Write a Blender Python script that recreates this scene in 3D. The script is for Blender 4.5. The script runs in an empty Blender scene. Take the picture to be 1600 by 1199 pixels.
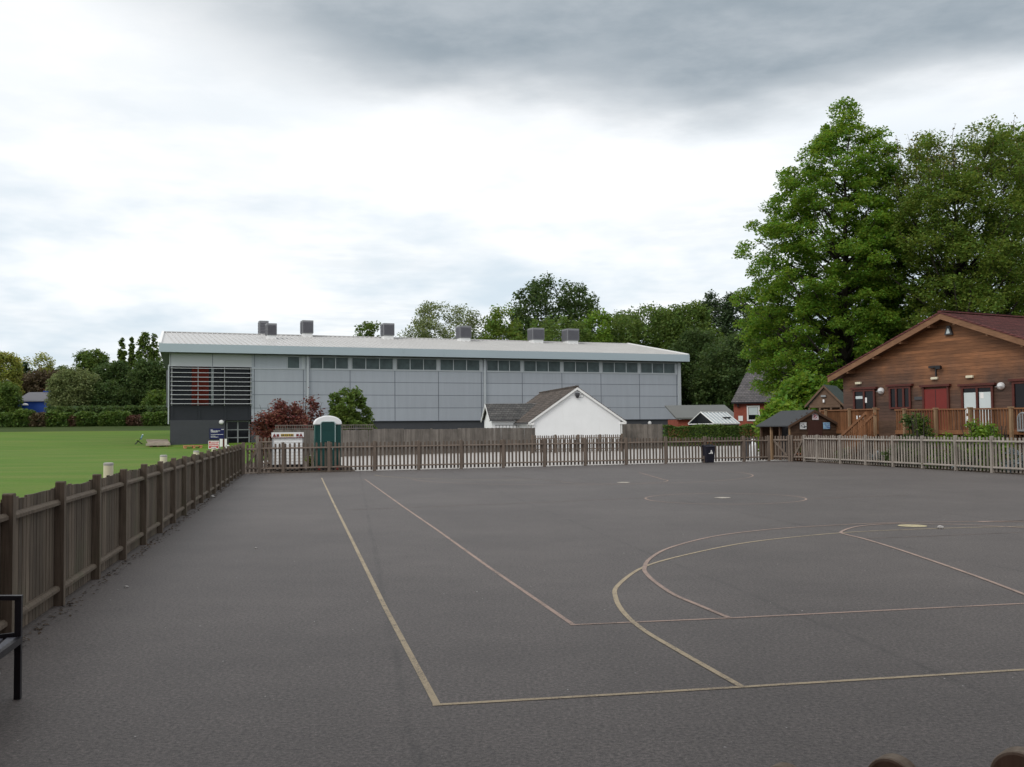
import bpy, math, random
import numpy as np
from mathutils import Vector, Matrix

# ------------------------------------------------------------------ camera, sky, sun, exposure
scene = bpy.context.scene
COL = scene.collection
EYE, PITCH, ROLL, FPX = 1.6736, 0.04469, -0.00982, 1590.7
rad = math.radians
_f = np.array([0, math.cos(PITCH), math.sin(PITCH)])
_r = np.array([1.0, 0, 0])
_u = np.cross(_r, _f)
CR = _r * math.cos(ROLL) + _u * math.sin(ROLL)
CU = -_r * math.sin(ROLL) + _u * math.cos(ROLL)
cam_data = bpy.data.cameras.new('camera')
cam_data.sensor_width = 36
cam_data.lens = 36 * FPX / 1600
cam_data.clip_start = 0.05
cam_data.clip_end = 5000
cam = bpy.data.objects.new('camera', cam_data)
COL.objects.link(cam)
cam.matrix_world = Matrix(((CR[0], CU[0], -_f[0], 0), (CR[1], CU[1], -_f[1], 0), (CR[2], CU[2], -_f[2], EYE), (0, 0, 0, 1)))
scene.camera = cam

SUN_EL, SUN_AZ = rad(38), rad(-138)          # azimuth from the view direction (+Y) towards +X
world = bpy.data.worlds.new('World')
scene.world = world
world.use_nodes = True
wn = world.node_tree
for n in list(wn.nodes):
    wn.nodes.remove(n)


def wnode(t, **k):
    n = wn.nodes.new(t)
    for a, b in k.items():
        setattr(n, a, b)
    return n


def wmath(op, a, b=None, c=None, clamp=False):
    n = wnode('ShaderNodeMath', operation=op, use_clamp=clamp)
    for i, v in enumerate((a, b, c)):
        if v is None:
            continue
        if isinstance(v, (int, float)):
            n.inputs[i].default_value = v
        else:
            wn.links.new(v, n.inputs[i])
    return n.outputs[0]


def wmap(v, a, b, c=0.0, d=1.0):
    n = wnode('ShaderNodeMapRange', interpolation_type='SMOOTHSTEP')
    wn.links.new(v, n.inputs[0])
    for i, q in enumerate((a, b, c, d)):
        n.inputs[1 + i].default_value = q
    return n.outputs[0]


sky = wnode('ShaderNodeTexSky', sky_type='NISHITA', sun_disc=False, sun_elevation=SUN_EL, sun_rotation=SUN_AZ)
tc = wnode('ShaderNodeTexCoord')
sep = wnode('ShaderNodeSeparateXYZ')
wn.links.new(tc.outputs['Generated'], sep.inputs[0])
zc = wmath('MAXIMUM', sep.outputs[2], 0.02)
cu_ = wmath('DIVIDE', sep.outputs[0], zc)         # position on a flat cloud base overhead
cv_ = wmath('DIVIDE', sep.outputs[1], zc)
comb = wnode('ShaderNodeCombineXYZ')
wn.links.new(cu_, comb.inputs[0]); wn.links.new(cv_, comb.inputs[1])


def wnoise(vec, scale, detail=5, rough=.55, off=(0, 0, 0), sc=(1, 1, 1)):
    mp = wnode('ShaderNodeMapping')
    mp.inputs['Location'].default_value = off
    mp.inputs['Scale'].default_value = sc
    wn.links.new(vec, mp.inputs[0])
    n = wnode('ShaderNodeTexNoise')
    n.inputs['Scale'].default_value = scale
    n.inputs['Detail'].default_value = detail
    n.inputs['Roughness'].default_value = rough
    wn.links.new(mp.outputs[0], n.inputs['Vector'])
    return n.outputs[0]


nz1 = wnoise(comb.outputs[0], 1.1, 6, .5)
nz2 = wnoise(comb.outputs[0], 2.6, 6, .6, (3, 1, 0))
nz3 = wnoise(comb.outputs[0], .55, 4, .5, (7.3, 2.2, 0), (1, .6, 1))
# dark cloud: lies overhead and in front, its far edge noisy, fading out to the left
edge = wmath('ADD', cv_, wmath('MULTIPLY', wmath('SUBTRACT', nz1, .5), 1.25))
edge = wmath('ADD', edge, wmath('MULTIPLY', wmath('SUBTRACT', nz2, .5), .4))
edge = wmath('ADD', edge, wmath('MULTIPLY', wmath('ABSOLUTE', wmath('SUBTRACT', cu_, .6)), .36))
m_far = wmap(edge, 3.6, 2.8)
m_left = wmap(wmath('ADD', cu_, wmath('MULTIPLY', wmath('SUBTRACT', nz1, .5), .5)), -1.05, -.3)
m_near = wmap(cv_, .9, 1.6)
dark = wmath('MULTIPLY', wmath('MULTIPLY', m_far, m_left), m_near)
dark = wmath('MULTIPLY', dark, wmap(nz2, .25, .7, .78, 1.0))
# pale blue-grey smears in the bright overcast
smear = wmath('MULTIPLY', wmap(nz3, .42, .68), wmap(nz2, .35, .6, .45, 1.0))
low = wnoise(tc.outputs['Generated'], 4.0, 5, .55, (1.3, 0, .4), (1, 1, 3.2))
smear2 = wmath('MULTIPLY', wmap(low, .37, .63), wmap(sep.outputs[2], .40, .10))


def wmix(fac, a, b):
    n = wnode('ShaderNodeMix', data_type='RGBA')
    wn.links.new(fac, n.inputs[0])
    for i, v in ((6, a), (7, b)):
        if isinstance(v, tuple):
            n.inputs[i].default_value = v + (1,)
        else:
            wn.links.new(v, n.inputs[i])
    return n.outputs[2]


K = 10.0
c1 = wmix(smear, (1.12 * K, 1.13 * K, 1.14 * K), (.93 * K, .97 * K, 1.0 * K))
c2 = wmix(smear2, c1, (.70 * K, .81 * K, .90 * K))
c3 = wmix(dark, c2, (.335 * K, .395 * K, .445 * K))
fin = wnode('ShaderNodeMix', data_type='RGBA')
fin.inputs[0].default_value = .95
wn.links.new(sky.outputs[0], fin.inputs[6]); wn.links.new(c3, fin.inputs[7])
bg = wnode('ShaderNodeBackground')
bg.inputs[1].default_value = .1
wn.links.new(fin.outputs[2], bg.inputs[0])
wo = wnode('ShaderNodeOutputWorld')
wn.links.new(bg.outputs[0], wo.inputs[0])

sun_d = bpy.data.lights.new('sun', 'SUN')
sun_d.energy = 1.35
sun_d.angle = rad(22)
sun_d.color = (1, .96, .9)
sun = bpy.data.objects.new('sun', sun_d)
COL.objects.link(sun)
sd = Vector((math.sin(SUN_AZ) * math.cos(SUN_EL), math.cos(SUN_AZ) * math.cos(SUN_EL), math.sin(SUN_EL)))
sun.rotation_euler = sd.to_track_quat('Z', 'Y').to_euler()

scene.view_settings.view_transform = 'Standard'
scene.view_settings.look = 'None'
scene.view_settings.exposure = 0.0
scene.view_settings.gamma = 1.0
scene.cycles.max_bounces = 6
scene.cycles.transparent_max_bounces = 8

# ------------------------------------------------------------------ surveying helpers (photo measurements to metres)


def ray(px, py):
    return _f + CR * (px - 800) / FPX - CU * (py - 599.5) / FPX


def G(px, py, z=0.0):
    d = ray(px, py)
    t = (z - EYE) / d[2]
    return np.array([d[0] * t, d[1] * t, z])


def D(px, py, Y):
    d = ray(px, py)
    t = Y / d[1]
    return np.array([d[0] * t, Y, EYE + d[2] * t])


class Plane:
    """a vertical plane through o along direction angle a: hit() gives (distance along, height)"""
    def __init__(s, o, a, off=0.0):
        s.u = np.array([math.cos(a), math.sin(a)])
        s.n = np.array([-s.u[1], s.u[0]])
        s.o = np.array(o[:2], float)
        s.q = s.o + s.n * off

    def hit(s, px, py):
        d = ray(px, py)
        t = (s.n @ s.q) / (s.n @ d[:2])
        p = d * t
        return float((p[:2] - s.o) @ s.u), float(EYE + p[2])


# ------------------------------------------------------------------ mesh helpers


class MB:
    def __init__(s):
        s.v, s.f, s.m = [], [], []

    def add(s, vs, fs, m=0):
        b = len(s.v)
        s.v += [tuple(map(float, p)) for p in vs]
        s.f += [tuple(b + i for i in f) for f in fs]
        s.m += [m] * len(fs)
        return s

    def box(s, x0, x1, y0, y1, z0, z1, m=0):
        vs = [(x, y, z) for z in (z0, z1) for y in (y0, y1) for x in (x0, x1)]
        return s.add(vs, [(0, 2, 3, 1), (4, 5, 7, 6), (0, 1, 5, 4), (2, 6, 7, 3), (0, 4, 6, 2), (1, 3, 7, 5)], m)

    def beam(s, p, q, w, h, m=0, up=(0, 0, 1)):
        p, q = np.array(p, float), np.array(q, float)
        d = q - p
        d /= np.linalg.norm(d)
        a = np.cross(d, up)
        if np.linalg.norm(a) < 1e-6:
            a = np.cross(d, (0, 1, 0))
        a /= np.linalg.norm(a)
        b = np.cross(a, d)
        vs = []
        for c in (p, q):
            for i, j in ((-1, -1), (1, -1), (1, 1), (-1, 1)):
                vs.append(c + a * i * w / 2 + b * j * h / 2)
        return s.add(vs, [(3, 2, 1, 0), (4, 5, 6, 7), (0, 1, 5, 4), (1, 2, 6, 5), (2, 3, 7, 6), (3, 0, 4, 7)], m)

    def quad(s, a, b, c, d, m=0):
        return s.add([a, b, c, d], [(0, 1, 2, 3)], m)

    def prism(s, poly, fn0, fn1, m=0):
        """poly of 2-D points; fn0/fn1 map a 2-D point to the front and back 3-D points"""
        n = len(poly)
        vs = [fn0(p) for p in poly] + [fn1(p) for p in poly]
        fs = [tuple(range(n)), tuple(range(2 * n - 1, n - 1, -1))]
        fs += [(i, i + n, (i + 1) % n + n, (i + 1) % n) for i in range(n)]
        return s.add(vs, fs, m)

    def xz(s, poly, y0, y1, m=0):
        return s.prism(poly, lambda p: (p[0], y0, p[1]), lambda p: (p[0], y1, p[1]), m)

    def yz(s, poly, x0, x1, m=0):
        return s.prism(poly, lambda p: (x0, p[0], p[1]), lambda p: (x1, p[0], p[1]), m)

    def xy(s, poly, z0, z1, m=0):
        return s.prism(poly, lambda p: (p[0], p[1], z0), lambda p: (p[0], p[1], z1), m)

    def tube(s, pts, rs, n=7, m=0):
        pts = [np.array(p, float) for p in pts]
        if isinstance(rs, (int, float)):
            rs = [rs] * len(pts)
        vs, fs = [], []
        for i, p in enumerate(pts):
            d = pts[min(i + 1, len(pts) - 1)] - pts[max(i - 1, 0)]
            d = d / (np.linalg.norm(d) + 1e-9)
            a = np.cross(d, (.31, .77, .13))
            a /= np.linalg.norm(a)
            b = np.cross(d, a)
            for k in range(n):
                t = 2 * math.pi * k / n
                vs.append(p + (a * math.cos(t) + b * math.sin(t)) * rs[i])
        for i in range(len(pts) - 1):
            for k in range(n):
                fs.append((i * n + k, i * n + (k + 1) % n, (i + 1) * n + (k + 1) % n, (i + 1) * n + k))
        fs.append(tuple(range(n - 1, -1, -1)))
        fs.append(tuple((len(pts) - 1) * n + k for k in range(n)))
        return s.add(vs, fs, m)

    def lathe(s, prof, c=(0, 0, 0), n=20, m=0, axis='z'):
        vs, fs = [], []
        for r, z in prof:
            for k in range(n):
                t = 2 * math.pi * k / n
                x, y = r * math.cos(t), r * math.sin(t)
                p = (x, y, z) if axis == 'z' else (x, z, y)
                vs.append((p[0] + c[0], p[1] + c[1], p[2] + c[2]))
        for i in range(len(prof) - 1):
            for k in range(n):
                fs.append((i * n + k, i * n + (k + 1) % n, (i + 1) * n + (k + 1) % n, (i + 1) * n + k))
        fs.append(tuple(range(n)))
        fs.append(tuple((len(prof) - 1) * n + k for k in range(n)))
        return s.add(vs, fs, m)

    def build(s, name, mats, parent=None, smooth=False, bevel=0, recalc=True):
        me = bpy.data.meshes.new(name)
        me.from_pydata(s.v, [], s.f)
        if not isinstance(mats, (list, tuple)):
            mats = [mats]
        for mt in mats:
            me.materials.append(mt)
        me.polygons.foreach_set('material_index', s.m)
        if smooth:
            me.polygons.foreach_set('use_smooth', [True] * len(s.f))
        me.update()
        if recalc:
            import bmesh
            bm = bmesh.new()
            bm.from_mesh(me)
            bmesh.ops.recalc_face_normals(bm, faces=bm.faces)
            bm.to_mesh(me)
            bm.free()
        o = bpy.data.objects.new(name, me)
        COL.objects.link(o)
        if parent:
            o.parent = parent
        if bevel:
            b = o.modifiers.new('bevel', 'BEVEL')
            b.width = bevel
            b.segments = 2
            b.limit_method = 'ANGLE'
        return o


def tag(o, label, cat, group=None):
    o['label'] = label
    o['category'] = cat
    if group:
        o['group'] = group
    return o


def struct(o):
    o['kind'] = 'structure'
    return o


def thing(name, label, cat, loc=(0, 0, 0), rz=0.0, group=None):
    o = bpy.data.objects.new(name, None)
    o.empty_display_size = .2
    COL.objects.link(o)
    o.location = [float(v) for v in loc]
    o.rotation_euler = (0, 0, rz)
    return tag(o, label, cat, group)


# ------------------------------------------------------------------ materials


class NT:
    def __init__(s, name):
        s.mat = bpy.data.materials.new(name)
        s.mat.use_nodes = True
        s.t = s.mat.node_tree
        s.b = s.t.nodes['Principled BSDF']
        s.out = s.t.nodes['Material Output']

    def n(s, t, **k):
        nd = s.t.nodes.new(t)
        for a, b in k.items():
            setattr(nd, a, b)
        return nd

    def put(s, sock, v):
        if isinstance(v, (int, float)):
            sock.default_value = v
        elif isinstance(v, tuple):
            sock.default_value = v + (1,) if len(v) == 3 and sock.type == 'RGBA' else v
        else:
            s.t.links.new(v, sock)

    def coord(s, which='Object', scale=(1, 1, 1), loc=(0, 0, 0), rot=(0, 0, 0)):
        c = s.n('ShaderNodeTexCoord')
        m = s.n('ShaderNodeMapping')
        m.inputs['Scale'].default_value = scale
        m.inputs['Location'].default_value = loc
        m.inputs['Rotation'].default_value = rot
        s.t.links.new(c.outputs[which], m.inputs[0])
        return m.outputs[0]

    def noise(s, vec, scale=5, detail=4, rough=.55, dist=0):
        nd = s.n('ShaderNodeTexNoise')
        nd.inputs['Scale'].default_value = scale
        nd.inputs['Detail'].default_value = detail
        nd.inputs['Roughness'].default_value = rough
        nd.inputs['Distortion'].default_value = dist
        s.t.links.new(vec, nd.inputs['Vector'])
        return nd.outputs[0]

    def math(s, op, a, b=None, c=None):
        nd = s.n('ShaderNodeMath', operation=op)
        for i, v in enumerate((a, b, c)):
            if v is not None:
                s.put(nd.inputs[i], v)
        return nd.outputs[0]

    def rng(s, v, a, b, c=0.0, d=1.0):
        nd = s.n('ShaderNodeMapRange')
        s.put(nd.inputs[0], v)
        for i, q in enumerate((a, b, c, d)):
            nd.inputs[1 + i].default_value = q
        return nd.outputs[0]

    def mix(s, fac, a, b, mode='MIX'):
        nd = s.n('ShaderNodeMix', data_type='RGBA', blend_type=mode)
        s.put(nd.inputs[0], fac)
        s.put(nd.inputs[6], a)
        s.put(nd.inputs[7], b)
        return nd.outputs[2]

    def hsv(s, col, v=1.0, sat=1.0, hue=.5):
        nd = s.n('ShaderNodeHueSaturation')
        s.put(nd.inputs['Hue'], hue)
        s.put(nd.inputs['Saturation'], sat)
        s.put(nd.inputs['Value'], v)
        s.put(nd.inputs['Color'], col)
        return nd.outputs[0]

    def island(s):
        return s.n('ShaderNodeNewGeometry').outputs['Random Per Island']

    def bump(s, h, strength=.3, dist=.01):
        nd = s.n('ShaderNodeBump')
        nd.inputs['Strength'].default_value = strength
        nd.inputs['Distance'].default_value = dist
        s.put(nd.inputs['Height'], h)
        s.t.links.new(nd.outputs[0], s.b.inputs['Normal'])

    def fin(s, col, rough=.7, spec=.3, metal=0.0):
        s.put(s.b.inputs['Base Color'], col)
        s.put(s.b.inputs['Roughness'], rough)
        s.b.inputs['Specular IOR Level'].default_value = spec
        s.b.inputs['Metallic'].default_value = metal
        return s.mat


def plain(name, c, rough=.6, var=.12, scale=3.0, spec=.3, metal=0.0, bump=0.0, isl=0.0, stretch=(1, 1, 1)):
    """a slightly uneven surface: soft blotches, optional per-piece variation"""
    t = NT(name)
    v = t.coord('Object', stretch)
    f = t.noise(v, scale, 6, .6)
    col = t.hsv(c, t.rng(f, .25, .75, 1 - var, 1 + var))
    if isl:
        col = t.hsv(col, t.rng(t.island(), 0, 1, 1 - isl, 1 + isl))
    if bump:
        t.bump(t.noise(v, scale * 12, 4), bump, .01)
    return t.fin(col, t.rng(f, .3, .7, max(rough - .08, .03), min(rough + .08, 1)), spec, metal)


def wood(name, c, c2, isl=.3, rough=.8, stretch=(22, 22, 1.2), algae=None):
    """weathered timber: grain along the stretch axis, piece-to-piece variation, stains"""
    t = NT(name)
    v = t.coord('Object', stretch)
    g = t.noise(v, 1.6, 6, .65, .4)
    w = t.noise(t.coord('Object'), 1.7, 4, .6)
    col = t.mix(t.rng(g, .3, .7), c, c2)
    col = t.hsv(col, t.math('MULTIPLY', t.rng(t.island(), 0, 1, 1 - isl, 1 + isl), t.rng(w, .25, .75, .78, 1.2)))
    if algae:
        col = t.mix(t.rng(w, .52, .7, 0, .5), col, algae)
    t.bump(g, .35, .006)
    return t.fin(col, rough, .2)


def leafmat(name, c, c2, hue=.02, trans=.35, val=.35, scale=.5):
    t = NT(name)
    i = t.island()
    big = t.noise(t.coord('Object'), scale, 3, .6)
    col = t.mix(t.rng(big, .35, .65), c, c2)
    col = t.hsv(col, t.rng(i, 0, 1, 1 - val, 1 + val), 1.0, t.rng(t.math('FRACT', t.math('MULTIPLY', i, 7.31)), 0, 1, .5 - hue, .5 + hue))
    t.fin(col, .6, .25)
    tr = t.n('ShaderNodeBsdfTranslucent')
    t.put(tr.inputs[0], t.hsv(col, 1.25, 1.05, .49))
    mx = t.n('ShaderNodeMixShader')
    mx.inputs[0].default_value = trans
    t.t.links.new(t.b.outputs[0], mx.inputs[1])
    t.t.links.new(tr.outputs[0], mx.inputs[2])
    t.t.links.new(mx.outputs[0], t.out.inputs[0])
    return t.mat


def glass(name, c=(.02, .025, .03), rough=.06, spec=.3):
    t = NT(name)
    f = t.noise(t.coord('Object'), .8, 3)
    return t.fin(t.hsv(c, t.rng(f, .3, .7, .7, 1.4)), rough, spec)


COURT = rad(90 + 11.84)                      # direction of the court's long sides
CDX = np.array([math.cos(COURT - math.pi / 2), math.sin(COURT - math.pi / 2)])
CDY = np.array([math.cos(COURT), math.sin(COURT)])


def make_asphalt():
    t = NT('asphalt')
    v = t.coord('Object')
    g1 = t.noise(v, 170, 2, .6)
    g2 = t.noise(v, 40, 3, .75)
    g3 = t.noise(v, 17, 3, .7)
    vo = t.n('ShaderNodeTexVoronoi')
    vo.inputs['Scale'].default_value = 80
    t.t.links.new(v, vo.inputs['Vector'])
    b1 = t.noise(v, .28, 6, .65)
    b2 = t.noise(v, 1.9, 5, .65)
    col = t.mix(t.rng(b1, .3, .7), (.056, .048, .045), (.083, .072, .067))
    col = t.hsv(col, t.rng(g1, .3, .7, .45, 1.65))
    col = t.hsv(col, t.rng(g2, .34, .66, .42, 1.7))
    col = t.hsv(col, t.rng(g3, .3, .7, .85, 1.15))
    col = t.hsv(col, t.rng(b2, .3, .7, .92, 1.08))
    # pale single chippings
    chip = t.rng(vo.outputs['Color'], .90, .95, 0, .6)
    col = t.mix(t.math('MULTIPLY', chip, t.rng(vo.outputs['Distance'], .42, .22)), col, (.30, .285, .27))
    # lane joints of the paver along the court, wandering a little
    c = t.n('ShaderNodeTexCoord')
    rot = t.n('ShaderNodeMapping')
    rot.inputs['Rotation'].default_value = (0, 0, -(COURT - math.pi / 2) + .05)
    t.t.links.new(c.outputs['Object'], rot.inputs[0])
    sp = t.n('ShaderNodeSeparateXYZ')
    t.t.links.new(rot.outputs[0], sp.inputs[0])
    xx = t.math('ADD', sp.outputs[0], t.math('MULTIPLY', t.noise(v, .6, 4), .16))
    lane = t.math('ABSOLUTE', t.math('SUBTRACT', t.math('FRACT', t.math('DIVIDE', t.math('ADD', xx, 41.0), 3.6)), .5))
    joint = t.math('MULTIPLY', t.rng(lane, .002, .014, 1, 0), t.rng(t.noise(v, .9, 6, .75), .38, .6))
    col = t.hsv(col, t.rng(joint, 0, 1, 1, .68))
    # worn dark damp patches
    st = t.rng(t.noise(t.coord('Object', (.9, 1, 1), (3.1, .7, 0)), .55, 5, .6), .66, .74, 1, .86)
    col = t.hsv(col, st)
    t.bump(t.math('ADD', g1, g2), .5, .003)
    return t.fin(col, .66, .5)


def paint(name, c, under=(.12, .107, .10), keep=.55):
    """worn line paint: the tar shows through where the chippings have lost it"""
    t = NT(name)
    v = t.coord('Object')
    a = t.noise(v, 85, 3, .7)
    b = t.noise(v, 1.3, 4, .6)
    b2 = t.noise(v, 7.0, 5, .7)
    wear = t.rng(t.math('ADD', t.math('ADD', a, t.math('MULTIPLY', b, .4)), t.math('MULTIPLY', t.math('SUBTRACT', b2, .45), .5)), keep + .02, keep + .26)
    col = t.mix(wear, c, t.hsv(under, t.rng(t.noise(v, 130, 3, .7), .3, .72, .6, 1.45)))
    t.bump(a, .4, .004)
    return t.fin(col, .8, .3)


def make_lawn(name, a, b, c):
    t = NT(name)
    v = t.coord('Object')
    f1 = t.noise(v, .12, 5, .6)
    f2 = t.noise(t.coord('Object', (.25, 1.0, 1), (0, 0, 0), (0, 0, .38)), .35, 5, .6)
    f3 = t.noise(v, 9, 4, .7)
    col = t.mix(t.rng(f1, .3, .7), a, b)
    col = t.mix(t.rng(f2, .42, .64, 0, .9), col, c)
    col = t.hsv(col, t.rng(f3, .25, .75, .75, 1.25))
    t.bump(f3, .5, .05)
    return t.fin(col, .85, .15)


M = {}
M['asphalt'] = make_asphalt()
M['yellow'] = paint('yellow_paint', (.37, .305, .21), (.09, .08, .075), keep=.68)
M['yellowspot'] = paint('yellow_spot_paint', (.46, .40, .24), keep=.7)
M['red'] = paint('red_paint', (.33, .245, .205), (.09, .08, .075), keep=.68)
M['redfaint'] = paint('faint_paint', (.26, .20, .175), (.09, .08, .075), keep=.55)
M['cream'] = paint('cream_paint', (.55, .50, .42), keep=.66)
M['lawn'] = make_lawn('lawn_grass', (.064, .140, .011), (.085, .164, .014), (.118, .162, .028))
M['bank'] = make_lawn('bank_grass', (.035, .06, .016), (.05, .075, .02), (.06, .08, .03))
M['ground'] = make_lawn('rough_ground', (.05, .07, .025), (.07, .08, .035), (.10, .085, .05))
M['road'] = plain('pale_concrete', (.40, .38, .36), .85, .1, .8, bump=.2)
M['soil'] = plain('bark_soil', (.07, .05, .035), .95, .35, 2.5, bump=.6)
M['fence_dark'] = wood('weathered_dark_timber', (.074, .058, .044), (.155, .125, .096), .32, algae=(.07, .075, .045))
M['fence_mid'] = wood('weathered_brown_timber', (.100, .077, .062), (.19, .152, .124), .28)
M['fence_board'] = wood('grey_board_timber', (.13, .115, .10), (.22, .195, .175), .22)
M['pale_log'] = wood('rounded_pale_timber', (.13, .10, .075), (.25, .21, .165), .2, algae=(.12, .115, .08))
M['fence_pale'] = wood('silvered_timber', (.20, .175, .152), (.325, .29, .255), .22)
M['fence_tan'] = wood('tan_timber', (.20, .125, .07), (.30, .20, .12), .2)
def make_clad():
    t = NT('silver_blue_cladding')
    a = t.noise(t.coord('Object', (1.5, 1.5, .12)), 1.3, 6, .65)
    c = t.n('ShaderNodeTexCoord')
    sp = t.n('ShaderNodeSeparateXYZ')
    t.t.links.new(c.outputs['Object'], sp.inputs[0])
    cb = t.n('ShaderNodeCombineXYZ')
    t.put(cb.inputs[0], t.math('MULTIPLY', t.math('FLOOR', t.math('DIVIDE', t.math('SUBTRACT', sp.outputs[0], 3.85), 5.6)), 3.31))
    t.put(cb.inputs[1], t.math('MULTIPLY', t.math('FLOOR', t.math('DIVIDE', t.math('SUBTRACT', sp.outputs[2], 2.82), 1.535)), 5.17))
    p = t.noise(cb.outputs[0], 1.0, 0, .5)
    col = t.hsv((.345, .373, .418), t.math('MULTIPLY', t.rng(a, .3, .75, 1.04, .93), t.rng(p, .25, .75, .95, 1.05)))
    return t.fin(col, .4, .4)


M['clad'] = make_clad()
M['clad_light'] = plain('pale_cladding', (.43, .45, .47), .4, .03, .2, spec=.4)
M['joint'] = plain('dark_joint', (.12, .13, .155), .7, .05)
M['trim'] = plain('grey_trim', (.42, .45, .48), .4, .04, .5)
M['fascia'] = plain('blue_grey_fascia', (.37, .44, .485), .35, .03, .2, spec=.45)
M['soffit'] = plain('dark_soffit', (.10, .11, .12), .6, .05)
M['roofmetal'] = plain('standing_seam_metal', (.50, .495, .485), .42, .06, .35, spec=.4)
M['charcoal'] = plain('charcoal_panel', (.022, .024, .031), .45, .1, .8)
M['plinth'] = plain('slate_grey_plinth', (.055, .058, .066), .75, .12, 1.2, bump=.15)
M['hallglass'] = glass('dark_green_glass', (.062, .085, .09), .35)
M['glass'] = glass('dark_glass', (.008, .009, .012), .08, .2)
M['louvre'] = plain('silver_louvre', (.46, .47, .49), .4, .05)
M['curtain'] = plain('red_curtain', (.17, .024, .016), .9, .2, 6, stretch=(8, 1, .3))
M['vent_case'] = plain('vent_steel', (.20, .205, .215), .5, .08, 2)
M['vent_dark'] = plain('vent_louvre', (.12, .12, .135), .6, .08, 2)
M['white'] = plain('white_paint', (.78, .78, .77), .5, .03, 2)
def make_render():
    t = NT('white_render')
    a = t.noise(t.coord('Object', (2.2, 2.2, .35)), 1.6, 6, .65)
    b = t.noise(t.coord('Object'), .8, 5, .6)
    col = t.mix(t.rng(a, .56, .78, 0, .22), (.81, .82, .83), (.56, .55, .50))
    col = t.hsv(col, t.rng(b, .3, .7, .96, 1.03))
    t.bump(t.noise(t.coord('Object'), 40, 4), .2, .01)
    return t.fin(col, .85, .2)


M['render'] = make_render()
M['whiteplastic'] = plain('white_plastic', (.74, .75, .76), .4, .04, 2)
M['black'] = plain('black_metal', (.012, .012, .016), .4, .2, 4, spec=.4)
M['blackplastic'] = plain('black_plastic', (.012, .012, .022), .5, .15, 5)
M['lampwhite'] = plain('lamp_glass', (.60, .60, .60), .3, .05, 6)
M['darkgrey'] = plain('dark_grey', (.06, .06, .065), .6, .1, 3)
M['grey'] = plain('mid_grey', (.25, .26, .27), .6, .1, 3)
M['teal'] = plain('dark_green_plastic', (.008, .062, .055), .42, .1, 1.5, spec=.4)
M['tealpanel'] = plain('dark_green_panel', (.007, .05, .047), .4, .1, 1.5, spec=.4)
M['tealtrim'] = plain('pale_green_trim', (.27, .36, .36), .5, .06, 3)
M['redpaint'] = plain('dark_red_paint', (.17, .024, .02), .5, .12, 3)
M['signred'] = plain('sign_red', (.50, .06, .07), .5, .1, 4)
M['navy'] = plain('sign_navy', (.012, .016, .085), .4, .1, 2)
M['plate'] = plain('plate_yellow', (.55, .36, .03), .5, .1, 6)
M['brick'] = None


def make_brick(name, a, b, mortar, sc):
    t = NT(name)
    c = t.n('ShaderNodeTexCoord')
    sp = t.n('ShaderNodeSeparateXYZ')
    t.t.links.new(c.outputs['Object'], sp.inputs[0])
    cb = t.n('ShaderNodeCombineXYZ')
    t.put(cb.inputs[0], t.math('ADD', sp.outputs[0], sp.outputs[1]))
    t.put(cb.inputs[1], sp.outputs[2])
    br = t.n('ShaderNodeTexBrick')
    br.inputs['Scale'].default_value = sc
    br.inputs['Mortar Size'].default_value = .012
    t.put(br.inputs['Color1'], a); t.put(br.inputs['Color2'], b); t.put(br.inputs['Mortar'], mortar)
    t.t.links.new(cb.outputs[0], br.inputs['Vector'])
    col = t.hsv(br.outputs[0], t.rng(t.noise(t.coord('Object'), 1.2, 5), .3, .7, .8, 1.2))
    return t.fin(col, .85, .2)


M['brick'] = make_brick('red_brick', (.30, .075, .045), (.24, .055, .038), (.26, .14, .11), 4.4)


def make_tile(name, a, b, vary, lat, course, axis, bumpy=.5):
    """roof tile colour: per-tile variation along the ridge axis and up the slope, plus lichen blotches"""
    t = NT(name)
    c = t.n('ShaderNodeTexCoord')
    sp = t.n('ShaderNodeSeparateXYZ')
    t.t.links.new(c.outputs['Object'], sp.inputs[0])
    cb = t.n('ShaderNodeCombineXYZ')
    t.put(cb.inputs[0], sp.outputs[axis])
    t.put(cb.inputs[1], t.math('MULTIPLY', sp.outputs[2], 1.0))
    br = t.n('ShaderNodeTexBrick')
    br.inputs['Scale'].default_value = 1.0
    br.inputs['Brick Width'].default_value = lat
    br.inputs['Row Height'].default_value = course
    br.inputs['Mortar Size'].default_value = .014
    t.put(br.inputs['Color1'], a); t.put(br.inputs['Color2'], b)
    t.put(br.inputs['Mortar'], tuple(x * .35 for x in a))
    t.t.links.new(cb.outputs[0], br.inputs['Vector'])
    col = t.hsv(br.outputs[0], t.rng(t.noise(t.coord('Object'), .9, 5, .65), .3, .7, 1 - vary, 1 + vary))
    t.bump(br.outputs['Fac'], -bumpy, .02)
    return t.fin(col, .8, .25)


M['tile_brown'] = make_tile('brown_concrete_tile', (.088, .074, .066), (.150, .122, .104), .35, .36, .17, 1)
M['tile_grey'] = make_tile('dark_grey_tile', (.085, .085, .085), (.13, .125, .12), .2, .3, .16, 0)
M['tile_red'] = make_tile('maroon_shingle', (.10, .034, .032), (.15, .05, .046), .18, .28, .10, 1)
M['slate'] = make_tile('welsh_slate', (.10, .095, .10), (.15, .138, .14), .25, .3, .19, 0, .3)
M['felt'] = plain('green_grey_felt', (.048, .051, .055), .9, .15, 2, bump=.3)
M['felt_green'] = plain('green_felt', (.045, .06, .056), .9, .12, 2, bump=.3)


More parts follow.
